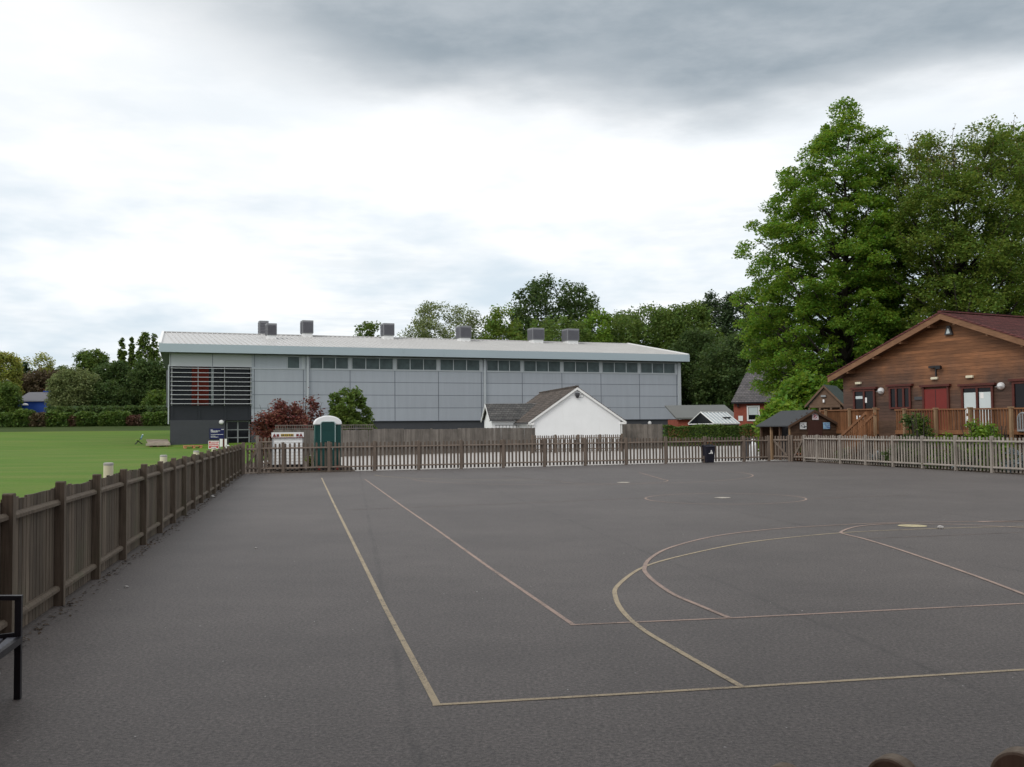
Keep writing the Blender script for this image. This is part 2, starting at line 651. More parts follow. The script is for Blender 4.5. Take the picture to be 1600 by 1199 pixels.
def make_cladboards(name, board=.145):
    """stained horizontal boards: each board its own tone, honey at the top of the gable, browner and greyer low down"""
    t = NT(name)
    c = t.n('ShaderNodeTexCoord')
    sp = t.n('ShaderNodeSeparateXYZ')
    t.t.links.new(c.outputs['Object'], sp.inputs[0])
    row = t.math('FLOOR', t.math('DIVIDE', sp.outputs[2], board))
    fr = t.math('FRACT', t.math('DIVIDE', sp.outputs[2], board))
    cb = t.n('ShaderNodeCombineXYZ')
    t.put(cb.inputs[0], t.math('MULTIPLY', t.math('ADD', sp.outputs[0], sp.outputs[1]), .22)); t.put(cb.inputs[1], t.math('MULTIPLY', row, 3.7))
    tone = t.noise(cb.outputs[0], 1.0, 3, .7)
    gr = t.noise(t.coord('Object', (1.1, 1.1, 26)), 2.0, 5, .6)
    wh = t.noise(t.coord('Object', (.7, .7, .45)), .9, 4, .6)
    hgt = t.math('ADD', sp.outputs[2], t.math('MULTIPLY', t.math('SUBTRACT', wh, .5), 4.2))
    base = t.mix(t.rng(hgt, 3.1, 4.9), (.085, .048, .034), (.225, .098, .043))
    col = t.hsv(base, t.math('MULTIPLY', t.rng(tone, .25, .75, .42, 1.5), t.rng(gr, .3, .7, .68, 1.32)))
    col = t.hsv(col, t.rng(t.math('MINIMUM', fr, t.math('SUBTRACT', 1.0, fr)), 0, .07, .45, 1))
    t.bump(t.math('ADD', t.math('MULTIPLY', fr, -1.0), t.math('MULTIPLY', gr, .15)), .6, .02)
    return t.fin(col, .6, .3)


M['cladboards'] = make_cladboards('stained_board_cladding')
M['barge'] = wood('brown_bargeboard', (.16, .082, .045), (.25, .135, .075), .15, .6, (1.2, 1.2, 14))
M['frame_red'] = plain('mahogany_frame', (.085, .022, .016), .5, .2, 4)
M['deckwood'] = wood('orange_deck_timber', (.15, .066, .03), (.245, .118, .058), .3)
M['shedwood'] = wood('dark_shed_boards', (.062, .036, .024), (.11, .065, .042), .2, .75, (1.2, 1.2, 20))
M['sheddoor'] = plain('dark_brown_door', (.06, .026, .02), .6, .2, 3, stretch=(10, 10, 1))
M['brownboards'] = wood('brown_boards', (.10, .062, .042), (.16, .105, .072), .2, .75, (1.2, 1.2, 20))
M['blind'] = plain('pale_blind', (.55, .62, .63), .7, .06, 2)
M['bark'] = plain('tree_bark', (.045, .038, .03), .95, .3, 2.5, bump=.7)
M['cream_post'] = plain('cream_roller', (.66, .62, .47), .7, .1, 5)
M['terracotta'] = plain('terracotta', (.33, .12, .06), .8, .15, 5)
M['stone'] = plain('pale_stone', (.38, .37, .36), .9, .2, 12)
M['palewood'] = wood('pale_pallet_timber', (.30, .25, .20), (.42, .36, .30), .2, .8, (1.2, 12, 12))
M['orangewood'] = wood('orange_pallet_timber', (.38, .16, .08), (.50, .24, .13), .2, .8, (1.2, 12, 12))
M['blue'] = plain('blue_paint', (.01, .05, .26), .5, .15, .5)
M['bluegreen'] = plain('blue_seat', (.10, .20, .28), .5, .1, 3)
M['lime'] = plain('lime_plastic', (.25, .42, .04), .5, .1, 3)
M['greyroof'] = plain('grey_roof_sheet', (.13, .13, .145), .7, .1, .5)
M['greygreenroof'] = plain('grey_green_roof', (.13, .135, .13), .8, .08, .5)
M['polycarb'] = plain('greenhouse_glazing', (.33, .38, .40), .15, .2, 1.0, spec=.6)
M['poster_blue'] = plain('poster_blue', (.25, .42, .58), .6, .5, 9)
M['poster_white'] = plain('poster_white', (.62, .63, .64), .6, .15, 9)
M['poster_pink'] = plain('poster_pink', (.58, .52, .54), .6, .3, 9)
M['ink'] = plain('dark_ink', (.05, .06, .07), .7, .2, 9)
M['inkblue'] = plain('blue_ink', (.10, .16, .42), .7, .2, 9)
M['inkred'] = plain('red_ink', (.45, .08, .10), .7, .2, 9)

LEAF = {
    'lime': leafmat('bright_tree_leaf', (.175, .285, .036), (.115, .215, .030), .03, .5, .25),
    'olive': leafmat('olive_tree_leaf', (.165, .232, .040), (.112, .180, .034), .03, .47, .25),
    'mid': leafmat('mid_green_leaf', (.125, .185, .036), (.088, .148, .034), .02, .42),
    'dark': leafmat('dark_green_leaf', (.078, .122, .034), (.058, .10, .030), .02, .42),
    'conifer': leafmat('blue_green_needle', (.060, .094, .036), (.046, .080, .034), .015, .25),
    'willow': leafmat('grey_green_leaf', (.200, .235, .095), (.14, .18, .066), .02, .4),
    'bright': leafmat('fresh_green_leaf', (.155, .255, .032), (.12, .21, .03), .02, .42),
    'yellow': leafmat('yellow_sunglow_leaf', (.30, .31, .07), (.21, .25, .055), .03, .45),  # far-left trees' sunglow is put into this colour; the pot plant's own tone
    'maroon': leafmat('maroon_leaf', (.190, .072, .050), (.115, .046, .036), .025, .3, .5),
    'hedge': leafmat('hedge_leaf', (.105, .165, .030), (.068, .122, .026), .02, .28),
    'beech': leafmat('brown_hedge_leaf', (.115, .085, .044), (.085, .066, .036), .02, .25),
    'redhedge': leafmat('red_hedge_leaf', (.13, .065, .044), (.09, .058, .036), .02, .25),
    'lavender': leafmat('blue_grey_leaf', (.22, .28, .32), (.14, .20, .18), .03, .2),
    'twig': leafmat('bronze_tip_leaf', (.22, .19, .05), (.16, .15, .04), .03, .3),
}

# ------------------------------------------------------------------ foliage


def leafmesh(name, C, size, mat, parent, rng, flat=.5, droop=0.0, aspect=1.7):
    """every leaf (or small spray) a folded lozenge of its own at the points C"""
    n = len(C)
    nr = rng.normal(size=(n, 3))
    nr[:, 2] = np.abs(nr[:, 2]) + flat * 1.6
    nr /= np.linalg.norm(nr, axis=1)[:, None]
    a = np.cross(nr, rng.normal(size=(n, 3)))
    a /= np.linalg.norm(a, axis=1)[:, None] + 1e-9
    b = np.cross(nr, a)
    s = size * rng.uniform(.6, 1.35, (n, 1))
    l, w = a * s * .5 * aspect ** .5, b * s * .5 / aspect ** .5
    fold = nr * s * .12
    dz = np.array([0, 0, -1.0]) * droop * s
    V = np.empty((n, 4, 3))
    V[:, 0] = C - l + dz
    V[:, 1] = C - w + fold
    V[:, 2] = C + l + dz
    V[:, 3] = C + w + fold
    V = V.reshape(-1, 3)
    me = bpy.data.meshes.new(name)
    me.vertices.add(4 * n)
    me.vertices.foreach_set('co', V.astype(np.float32).ravel())
    idx = np.arange(4 * n, dtype=np.int32).reshape(n, 4)
    me.loops.add(4 * n)
    me.loops.foreach_set('vertex_index', idx.ravel())
    me.polygons.add(n)
    me.polygons.foreach_set('loop_start', np.arange(0, 4 * n, 4, dtype=np.int32))
    me.polygons.foreach_set('loop_total', np.full(n, 4, dtype=np.int32))
    me.materials.append(mat)
    me.update()
    me.validate()
    o = bpy.data.objects.new(name, me)
    COL.objects.link(o)
    if parent:
        o.parent = parent
    return o


def prof_at(prof, z):
    zs = [p[0] for p in prof]
    return np.interp(z, zs, [p[1] for p in prof]), np.interp(z, zs, [p[2] for p in prof])


def tree(name, label, base, prof, leaf, n, size, nclust, crad, seed, group=None, trunk=.3, cat='tree',
         yscale=1.0, flat=.5, trunk_top=.8, branches=26, tips=0, inner=.35, squash=.6, wav=.22, clear=0.0, wexp=1.5):
    """prof: rows (height, left extent, right extent) of the crown seen from the front, about the trunk"""
    rng = np.random.default_rng(seed)
    rt = thing(name, label, cat, base, 0, group)
    zs = np.array([p[0] for p in prof])
    zz = np.linspace(zs[0], zs[-1], 200)
    L, Rr = prof_at(prof, zz)
    rad_ = (L + Rr) / 2
    wgt = np.maximum(rad_, .15) ** wexp
    zc_ = rng.choice(zz, nclust, p=wgt / wgt.sum()) + rng.normal(0, .01, nclust)
    L, Rr = prof_at(prof, zc_)
    th = rng.uniform(0, 2 * math.pi, nclust)
    rr = inner + (1 - inner) * rng.uniform(0, 1, nclust) ** .55
    lump = 1 + wav * np.sin(th * 3 + zc_ * 1.1 + seed) * np.cos(zc_ * .9 + th * 2 + seed * 1.7)
    cx = np.where(np.cos(th) < 0, L, Rr) * np.cos(th) * rr * np.minimum(lump, 1.08)
    cy = (L + Rr) / 2 * np.sin(th) * rr * yscale * lump
    Cc = np.stack([cx, cy, zc_], 1)
    sz = crad * rng.uniform(.55, 1.35, nclust)
    # leaves are heavier in some sprays than in others
    k = rng.choice(nclust, n, p=(sz ** 2) / (sz ** 2).sum())
    off = rng.normal(size=(n, 3))
    off /= np.linalg.norm(off, axis=1)[:, None]
    off *= (rng.uniform(0, 1, (n, 1)) ** .45)
    off[:, 2] *= squash
    P = Cc[k] + off * sz[k][:, None]
    # sprays hang off at their edges
    P[:, 2] -= (off[:, 0] ** 2 + off[:, 1] ** 2) * sz[k] * .25
    P = P[P[:, 2] > max(clear, .05)]
    leafmesh('crown', P, size, LEAF[leaf], rt, rng, flat)
    H = zs[-1]
    mb = MB()
    tt = H * trunk_top
    lean = rng.normal(0, .02, 2) * H
    axis = lambda z: np.array([lean[0] * (z / H) ** 2, lean[1] * (z / H) ** 2, z])
    pts = [axis(q) for q in np.linspace(-.1, tt, 9)]
    rs = [trunk * (1.35 if i == 0 else 1) * (1 - .88 * i / 8) + .01 for i in range(9)]
    mb.tube(pts, rs, 8)
    for i in rng.choice(nclust, min(branches, nclust), replace=False):
        c = Cc[i]
        hz = math.hypot(c[0], c[1])
        z0 = min(max(c[2] - hz * rng.uniform(.5, 1.0), H * .12), tt * .97)
        p0 = axis(z0)
        r0 = trunk * (1 - .85 * z0 / tt) * .5 + .012
        mid = p0 * .5 + c * .5 + np.array([0, 0, -.05 * hz])
        mb.tube([p0, mid + rng.normal(0, .03 * hz + .01, 3), c], [r0, r0 * .6, r0 * .15 + .006], 5)
    if tips:
        # bare upright shoots with a few young leaves above the crown
        LP = []
        for _ in range(tips):
            z0 = zs[-1] * rng.uniform(.80, .97)
            L_, R_ = prof_at(prof, z0)
            t = rng.uniform(0, 2 * math.pi)
            q = rng.uniform(.3, 1)
            p = np.array([(L_ if math.cos(t) < 0 else R_) * math.cos(t) * q, (L_ + R_) / 2 * math.sin(t) * q, z0])
            hgt = rng.uniform(.3, 1.1)
            e = p + np.array([rng.normal(0, .15) + p[0] * .03, rng.normal(0, .15), hgt])
            mb.tube([p - (0, 0, .8), (p + e) / 2, e], [.014, .011, .006], 4)
            for s_ in np.linspace(.0, 1, 9):
                LP.append(p + (e - p) * s_ + rng.normal(0, .1, 3))
        leafmesh('shoot_leaves', np.array(LP), size * .8, LEAF['twig'], rt, rng, .1)
    mb.build('trunk', M['bark'], rt, smooth=True, recalc=False)
    return rt


def shrub(name, label, base, w, d, h, leaf, n, size, seed, cat='shrub', group=None, rz=0.0, boxy=False, stems=7, parts=('foliage', 'stems')):
    rng = np.random.default_rng(seed)
    rt = thing(name, label, cat, base, rz, group)
    if boxy:
        P = rng.uniform(-.5, .5, (n, 3)) * (w, d, 1)
        P[:, 2] = (P[:, 2] + .5)
        face = rng.integers(0, 5, n)
        q = rng.uniform(0, .22, n) ** 1.4
        P[:, 1] = np.where(face <= 1, -d / 2 + q * d, P[:, 1])
        P[:, 1] = np.where(face == 2, d / 2 - q * d, P[:, 1])
        P[:, 2] = np.where(face >= 3, 1 - q * .3, P[:, 2])
        bul = .5 + .5 * np.sin(P[:, 0] * 1.9 + seed) * np.sin(P[:, 0] * .7 + 1 + seed)
        P[:, 1] += np.sign(P[:, 1]) * bul * .12 * np.minimum(d, 1)
        P[:, 2] = P[:, 2] * h * (1 + .05 * np.sin(P[:, 0] * 1.3 + seed) + .03 * np.sin(P[:, 0] * 4.1)) + rng.normal(0, .03, n)
        P[:, 2] = np.maximum(P[:, 2], .03)
        leafmesh(parts[0], P, size, LEAF[leaf], rt, rng, .2)
    else:
        nc = max(14, n // 130)
        dirv = rng.normal(size=(nc, 3))
        dirv[:, 2] = np.abs(dirv[:, 2])
        dirv /= np.linalg.norm(dirv, axis=1)[:, None]
        q = .45 + .55 * rng.uniform(0, 1, (nc, 1)) ** .6
        Cc = dirv * q * (w / 2 * .85, d / 2 * .85, h * .88)
        k = rng.integers(0, nc, n)
        off = rng.normal(size=(n, 3)) * .42
        P = Cc[k] + off * (w * .13 + .05, d * .13 + .05, h * .12 + .04)
        P = P[P[:, 2] > .02]
        leafmesh(parts[0], P, size, LEAF[leaf], rt, rng, .35)
    mb = MB()
    for i in range(stems):
        x = rng.uniform(-.4, .4) * (w if boxy else w * .4)
        y = rng.uniform(-.25, .25) * d
        mb.tube([(x, y, -.05), (x * 1.1, y * 1.1, h * .4), (x * (1.2 if boxy else 1.9), y * 1.3, h * .8)], [.035, .025, .01], 5)
    mb.build(parts[1], M['bark'], rt, recalc=False)
    return rt


# ------------------------------------------------------------------ ground


def sheet(name, pts, z, mat, parent=None):
    mb = MB()
    mb.add([(p[0], p[1], z) for p in pts], [tuple(range(len(pts)))])
    return mb.build(name, mat, parent)


ground = struct(sheet('ground', [(-1500, -400), (1500, -400), (1500, 2500), (-1500, 2500)], -.08, M['ground']))

FL0, FLD = np.array([-4.41, 10.01]), np.array([-.2033, .9791])       # left fence line
FAR0, FAR1 = np.array([-10.62, 40.34]), np.array([12.62, 49.62])     # far picket fence line
RF0 = np.array([13.79, 48.27]); RF1 = np.array([16.89, 33.75])       # right fence line
RFD = (RF1 - RF0) / np.linalg.norm(RF1 - RF0)

flN = FL0 - FLD * 22
rfN = RF0 + RFD * 40
playground = struct(sheet('playground', [flN + (-.16, 0), rfN + (0, -5), rfN, RF0 + (0.0, 0), (13.0, 49.8), FAR1 + (0, .1), FAR0 + (-.24, .1)], 0.0, M['asphalt']))
service_road = struct(sheet('service_road', [FAR0 + np.array([.929, .371]) * 4.55 + (-.1, .25), (13.2, 49.95), (16, 48.6), (34, 60), (34, 97), (6, 90), (-12.5, 66.5)], -.006, M['road']))
soil_strip = struct(sheet('soil_strip', [FAR0 + (-.9, -.22), FAR0 + np.array([.929, .371]) * 4.5 + (0, -.2), FAR0 + np.array([.929, .371]) * 4.5 + (-1.2, 6), (-14, 62), FAR0 + (-3.5, 10)], .004, M['soil']))
garden_bed = struct(sheet('garden_bed', [RF0 + (.1, .3), (16.2, 48.4), (40, 62), (46, 20), rfN + (2, 0), rfN + (.1, 0)], -.012, M['soil']))


def lawn_z(y):
    return -.02 + 2.0 * np.clip((y - 106) / 49, 0, 1) + .75 * np.clip((y - 155) / 5, 0, 1)


mb = MB()
ys = [-12, 5, 20, 40, 60, 80, 100, 106, 115, 125, 135, 145, 155]
for i in range(len(ys) - 1):
    row = []
    for y in (ys[i], ys[i + 1]):
        k = (y - FL0[1]) / FLD[1]
        xr = FL0[0] + FLD[0] * k + (.05 if y <= 40 else 0)
        row.append((-260, xr, y))
    (a0, b0, y0), (a1, b1, y1) = row
    mb.quad((a0, y0, lawn_z(y0)), (b0, y0, lawn_z(y0)), (b1, y1, lawn_z(y1)), (a1, y1, lawn_z(y1)))
lawn = struct(mb.build('lawn', M['lawn']))
mb = MB()
xr = FL0[0] + FLD[0] * (155 - FL0[1]) / FLD[1]
mb.quad((-260, 155, lawn_z(155)), (xr, 155, lawn_z(155)), (xr, 160, lawn_z(160)), (-260, 160, lawn_z(160)))
mb.quad((-260, 160, lawn_z(160)), (xr, 160, lawn_z(160)), (xr, 420, lawn_z(160)), (-260, 420, lawn_z(160)))
bank = struct(mb.build('grass_bank', M['bank']))
del xr

# ------------------------------------------------------------------ court markings (children of the playground sheet)


def cw(X, Y):
    """court coordinates (metres from the yellow corner) to the ground"""
    dx, dy = X + .7972, Y + 6.2054
    a = .2067
    return np.array([dx * math.cos(a) - dy * math.sin(a), dx * math.sin(a) + dy * math.cos(a)])


def ribbon(name, pts, w, z, mat):
    pts = [np.array(p[:2], float) for p in pts]
    mb = MB()
    Lp, Rp = [], []
    for i, p in enumerate(pts):
        d = pts[min(i + 1, len(pts) - 1)] - pts[max(i - 1, 0)]
        d /= np.linalg.norm(d)
        nn = np.array([-d[1], d[0]]) * w / 2
        Lp.append(p + nn); Rp.append(p - nn)
    for i in range(len(pts) - 1):
        mb.quad((*Lp[i], z), (*Rp[i], z), (*Rp[i + 1], z), (*Lp[i + 1], z))
    return mb.build(name, mat, playground)


def smooth_pts(P, n=60):
    """Catmull-Rom through the measured points"""
    P = [np.array(p[:2], float) for p in P]
    P = [2 * P[0] - P[1]] + P + [2 * P[-1] - P[-2]]
    out = []
    segs = len(P) - 3
    for i in range(segs):
        a, b, c, d = P[i:i + 4]
        for t in np.linspace(0, 1, max(3, n // segs), endpoint=False):
            out.append(.5 * ((2 * b) + (c - a) * t + (2 * a - 5 * b + 4 * c - d) * t * t + (3 * b - a - 3 * c + d) * t ** 3))
    out.append(P[-2])
    return out


def arc(cx, cy, r, a0, a1, n=64):
    return [cw(cx + r * math.cos(t), cy + r * math.sin(t)) for t in np.linspace(rad(a0), rad(a1), n)]


ribbon('yellow_line', [G(683, 1102), G(602, 950), G(551, 846.5), G(521, 786), G(502.5, 747)], .046, .0024, M['yellow'])
ribbon('yellow_line', [G(676, 1102.3), G(940, 1087), G(1160, 1074), G(1600, 1047), G(2500, 995)], .045, .0032, M['yellow'])
ya = [G(*p) for p in ((1160.3, 1074.5), (1060, 1017.5), (1005, 984.5), (975, 958), (962, 934.4), (966, 914.7), (1007, 886), (1075, 866.6), (1162.5, 849), (1250, 838.7), (1337, 831.6), (1469, 826), (1600, 822.8))]
ya += [cw(9.2451 + 7.32 * math.cos(t), 1.2933 + 7.32 * math.sin(t)) for t in np.linspace(rad(76), rad(-8), 10)]
ribbon('yellow_line', smooth_pts(ya, 160), .048, .004, M['yellow'])
ribbon('red_line', [G(897, 977.5), G(766, 888), G(686, 830.5), G(630, 792), G(570, 749)], .045, .0024, M['red'])
ribbon('red_line', [G(891, 977), G(1138, 966.3), G(1600, 943.5), G(2500, 898)], .045, .0032, M['red'])
ra = [G(*p) for p in ((1140, 966.3), (1090, 945.5), (1053, 929.5), (1025, 911), (1011, 898), (1007, 888.4), (1016, 873), (1048.8, 855.6), (1118.8, 838), (1206, 827.4), (1293.8, 821.5), (1403, 817.2), (1600, 814.3))]
ra += [cw(8.97 + 6.0 * math.cos(t), 3.6 + 6.0 * math.sin(t)) for t in np.linspace(rad(74), rad(10), 8)]
ribbon('red_line', smooth_pts(ra, 160), .05, .0048, M['red'])
def cross(a, b, c, d):
    a, b, c, d = [np.array(p[:2]) for p in (a, b, c, d)]
    r, q = b - a, d - c
    t = ((c - a)[0] * q[1] - (c - a)[1] * q[0]) / (r[0] * q[1] - r[1] * q[0])
    return a + r * t


ka = [cross(G(1517, 898), G(1600, 929.3), G(891, 977), G(1600, 943.5))] + [G(*p) for p in ((1600, 929.3), (1517, 898), (1410, 861), (1350, 842.5), (1325, 836.5), (1314, 832), (1331, 825), (1358, 821), (1400, 818.6))]
ka += [cw(8.97 + 1.75 * math.cos(t), 7.63 + 1.75 * math.sin(t)) for t in np.linspace(rad(80), rad(5), 8)]
ribbon('red_line', smooth_pts(ka, 130), .05, .0056, M['red'])
ribbon('red_line', [G(1352, 841.6), G(1480, 837), G(1600, 832), G(1750, 826)], .03, .0032, M['redfaint'])
ribbon('red_line', [G(540, 797.2), G(700, 791), G(860, 784.8), G(1005, 778.2)], .05, .0032, M['redfaint'])
ribbon('red_line', [G(1260, 780), G(1330, 777), G(1420, 774)], .05, .0032, M['redfaint'])
CCX, CCY = 8.969, 16.227
ribbon('red_line', arc(CCX, CCY, 1.84, 0, 360, 80), .05, .004, M['red'])
# far end of the court
FY = CCY + (CCY - 7.6257)
ribbon('red_line', arc(CCX, CCY * 2 - 3.6, 6.01, 184, 372, 90), .05, .004, M['red'])
ribbon('red_line', arc(CCX, FY, 1.7, 178, 362, 40), .05, .0048, M['red'])
ribbon('red_line', [cw(CCX + 1.7, FY), cw(CCX + 2.7, CCY * 2 - 2.2)], .05, .0048, M['red'])
ribbon('red_line', [cw(CCX - 1.7, FY), cw(CCX - 2.7, CCY * 2 - 2.2)], .05, .0048, M['redfaint'])
ribbon('yellow_line', arc(9.2451, 33.2, 7.3, 186, 250, 40), .05, .0032, M['yellow'])
for (px, py, r, mt) in ((1425.5, 822.2, .23, 'yellowspot'), (1129, 778.2, .19, 'cream'), (974, 754.2, .2, 'cream')):
    c = G(px, py)
    mb = MB()
    mb.add([(c[0] + r * math.cos(t), c[1] + r * math.sin(t), .0062) for t in np.linspace(0, 2 * math.pi, 32, endpoint=False)], [tuple(range(32))])
    mb.build('painted_spot', M[mt], playground)

# ------------------------------------------------------------------ fences
RNG = random.Random(7)


def pickets(mb, x0, x1, pitch, w, th, z0, z1, y, shape='round', jit=.012, gaprand=0.0):
    n = max(1, int(round((x1 - x0) / pitch)))
    st = (x1 - x0) / n
    for i in range(n):
        c = x0 + st * (i + .5) + RNG.uniform(-1, 1) * gaprand
        h = z1 + RNG.uniform(-1, 1) * jit
        ln = RNG.uniform(-1, 1) * .012 + (RNG.uniform(-.03, .03) if RNG.random() < .12 else 0)
        if shape == 'round':
            pts = [(c - w / 2, z0), (c + w / 2, z0)]
            pts += [(c + ln + w / 2 * math.cos(t), h - w / 2 + w / 2 * math.sin(t)) for t in np.linspace(0, math.pi, 7)]
        elif shape == 'point':
            pts = [(c - w / 2, z0), (c + w / 2, z0), (c + ln + w / 2, h - w * .6), (c + ln + w * .12, h), (c + ln - w * .12, h), (c + ln - w / 2, h - w * .6)]
        else:
            pts = [(c - w / 2, z0), (c + w / 2, z0), (c + ln + w / 2, h), (c + ln - w / 2, h)]
        mb.xz(pts, y, y + th)


def post(parent, x, y, w, h, mat, cap=False, name='post'):
    mb = MB()
    h += RNG.uniform(-.012, .012)
    mb.box(x - w / 2, x + w / 2, y - w / 2, y + w / 2, -.1, h - .012)
    mb.xz([(x - w / 2, h - .012), (x + w / 2, h - .012), (x + w / 2 - .012, h), (x - w / 2 + .012, h)], y - w / 2 + .001, y + w / 2 - .001)
    return mb.build(name, mat, parent)


def rail(mb, x0, x1, y, z, w, h):
    """arris rail with a chamfered upper edge"""
    mb.yz([(y - w / 2, z - h / 2), (y + w / 2, z - h / 2), (y + w / 2, z + h / 2), (y - w * .05, z + h / 2), (y - w / 2, z + h * .05)], x0, x1)


# left close-boarded fence: local x runs away along the court, local y towards the field is +
fl = thing('boarded_fence', 'long dark weathered boarded fence with square posts along the left side of the playground', 'fence',
           (FL0[0], FL0[1], 0), math.atan2(FLD[1], FLD[0]))
SP = 1.808
LEN_L = float(np.linalg.norm(FAR0 - FL0))
kk = list(range(-4, int(LEN_L / SP) + 1))
for k in kk:
    post(fl, k * SP, 0.02, .085, 1.205, M['fence_dark'])
for k in kk:
    x0, x1 = k * SP + .0425, (k + 1) * SP - .0425
    if x1 > LEN_L:
        x1 = LEN_L
    mb = MB()
    pickets(mb, x0 - .04, x1 + .04, .118, .107, .022, .004, 1.135, .066, 'flat', .016, .004)
    mb.build('board_panel', M['fence_dark'], fl)
    mb = MB()
    rail(mb, x0 + .002, x1 - .002, .036, 1.005 + RNG.uniform(-.008, .008), .056, .05)
    mb.build('rail', M['fence_dark'], fl)
    mb = MB()
    rail(mb, x0 + .002, x1 - .002, .036, .165 + RNG.uniform(-.008, .008), .056, .05)
    mb.build('rail', M['fence_dark'], fl)


def line_fence(root, xs, mat, H, pitch, w, pw, shape, rails, front=True, first=True, ph=None):
    """a picket fence along local x with posts at xs"""
    for i, x in enumerate(xs):
        post(root, x, 0, pw, (ph or H + .04) + RNG.uniform(-.015, .02), mat)
    for a, b in zip(xs[:-1], xs[1:]):
        mb = MB()
        yy = pw / 2 + .002 if front else -pw / 2 - .024
        pickets(mb, a + pw * .3, b - pw * .3, pitch, w, .022, .04, H, yy, shape, .024, .009)
        mb.build('picket_panel', mat, root)
        for z in rails:
            mb = MB()
            rail(mb, a + pw / 2 + .002, b - pw / 2 - .002, 0.0, z, .07, .06)
            mb.build('rail', mat, root)


# far picket fence
fa = math.atan2(*(FAR1 - FAR0)[::-1])
pf = Plane(FAR0, fa)
farx = lambda px: pf.hit(px, 700)[0]
ffar = thing('picket_fence', 'long brown picket fence across the far end of the playground between the two gates', 'fence', (*FAR0, 0), fa)
line_fence(ffar, [farx(p) for p in (405, 442, 513.7, 585, 654, 720.5, 786, 850.5, 914, 978, 1040, 1101, 1162, 1201)], M['fence_mid'], 1.2, .172, .082, .11, 'round', (1.0, .2))

# gate at the left corner
def gate(root, x0, x1, H, mat, up=True):
    mb = MB()
    pickets(mb, x0, x1, .15, .085, .02, .06, H, .03, 'round', .01)
    mb.build('pickets', mat, root)
    for z in (H - .2, .22):
        mb = MB()
        rail(mb, x0, x1, 0, z, .05, .08)
        mb.build('ledge', mat, root)
    mb = MB()
    a, b = ((x0 + .05, .27), (x1 - .05, H - .25)) if up else ((x0 + .05, H - .25), (x1 - .05, .27))
    mb.beam((a[0], -.005, a[1]), (b[0], -.005, b[1]), .04, .09)
    mb.build('brace', mat, root)


g1 = thing('garden_gate', 'brown picket gate with rising diagonal brace in the left corner beside the boarded fence', 'gate', (*FAR0, 0), fa)
xa, xb = farx(384), farx(403.5)
gate(g1, xa, xb - .02, 1.17, M['fence_mid'])
post(g1, xa - .09, 0, .12, 1.25, M['fence_mid'], name='gate_post')
# taller panel behind that gate
g1b = D(425, 700, 44.5)
pn = thing('fence_panel', 'short taller picket panel with a pale topped post just behind the left corner gate', 'fence panel', (*D(402, 700, 44.0)[:2], 0), rad(18))
mb = MB(); pickets(mb, 0.08, .75, .15, .085, .02, .05, 1.42, .06, 'round'); mb.build('pickets', M['fence_mid'], pn)
for z in (1.22, .3):
    mb = MB(); rail(mb, .06, .78, .02, z, .05, .06); mb.build('rail', M['fence_mid'], pn)
post(pn, 0, 0, .12, 1.5, M['fence_board'])

# gates on the right
GC = FAR1 + (0, 0)
ga = math.atan2(*(RF0 - GC)[::-1])
gpl = Plane(GC, ga)
gx = lambda px: gpl.hit(px, 700)[0]
g2 = thing('garden_gate', 'brown picket gate with falling diagonal brace in front of the dark shed', 'gate', (*GC, 0), ga)
gate(g2, gx(1209), gx(1231), 1.22, M['fence_mid'], False)
post(g2, gx(1233.5), 0, .1, 1.27, M['fence_mid'], name='gate_post')
g3 = thing('garden_gate', 'narrow picket gate with rising brace between the dark shed gate and the pale fence', 'gate', (*GC, 0), ga)
gate(g3, gx(1240), gx(1254.5), 1.22, M['fence_mid'], True)
post(g3, gx(1237.5), 0, .1, 1.25, M['fence_mid'], name='gate_post')

# right pale fence; local x runs towards the camera, so its seen face is local -y
ra_ = math.atan2(RFD[1], RFD[0])
pr = Plane(RF0, ra_)
fr = thing('picket_fence', 'pale silvered picket fence in front of the timber building on the right', 'fence', (*RF0, 0), ra_)
xs = [pr.hit(p, 700)[0] for p in (1256.8, 1277, 1313, 1352.5, 1395, 1441, 1493, 1549.5)]
xs += [xs[-1] + 1.85 * i for i in range(1, 6)]
line_fence(fr, xs, M['fence_pale'], 1.235, .2, .08, .1, 'flat', (1.09, .19), True, ph=1.27)

# low fence before the white house
fw0, fw1 = D(832, 700, 70), D(972, 700, 72.5)
fwa = math.atan2(*(fw1 - fw0)[:2][::-1])
fwl = float(np.linalg.norm((fw1 - fw0)[:2]))
fw = thing('picket_fence', 'low brown picket fence directly in front of the white gable house', 'fence', (fw0[0], fw0[1], 0), fwa)
line_fence(fw, list(np.linspace(0, fwl, 5)), M['fence_mid'], 1.22, .17, .085, .12, 'round', (1.0, .25))

# grey boarded fences along the road
def boarded(label, p, q, h, seg, name='boarded_fence', trellis=None):
    p, q = np.array(p[:2]), np.array(q[:2])
    L_ = float(np.linalg.norm(q - p))
    rt = thing(name, label, 'fence', (*p, 0), math.atan2(*(q - p)[::-1]))
    n = max(1, int(round(L_ / seg)))
    for i in range(n):
        a, b = L_ * i / n, L_ * (i + 1) / n
        mb = MB()
        pickets(mb, a + .005, b - .005, .13, .124, .022, .02, h + RNG.uniform(-.03, .03), -.02, 'flat', .012)
        mb.build('board_panel', M['fence_board'], rt)
        post(rt, a, .07, .1, h + .03, M['fence_board'])
        if trellis and b < trellis:
            mb = MB()
            for z in (.08, .3):
                mb.beam((a, .02, h + z), (b, .02, h + z), .03, .05)
            for x in np.arange(a + .05, b - .02, .16):
                mb.beam((x, .02, h), (x, .02, h + .3), .03, .025, up=(0, 1, 0))
            mb.build('trellis', M['fence_board'], rt)
    post(rt, L_, .07, .1, h + .03, M['fence_board'])
    return rt


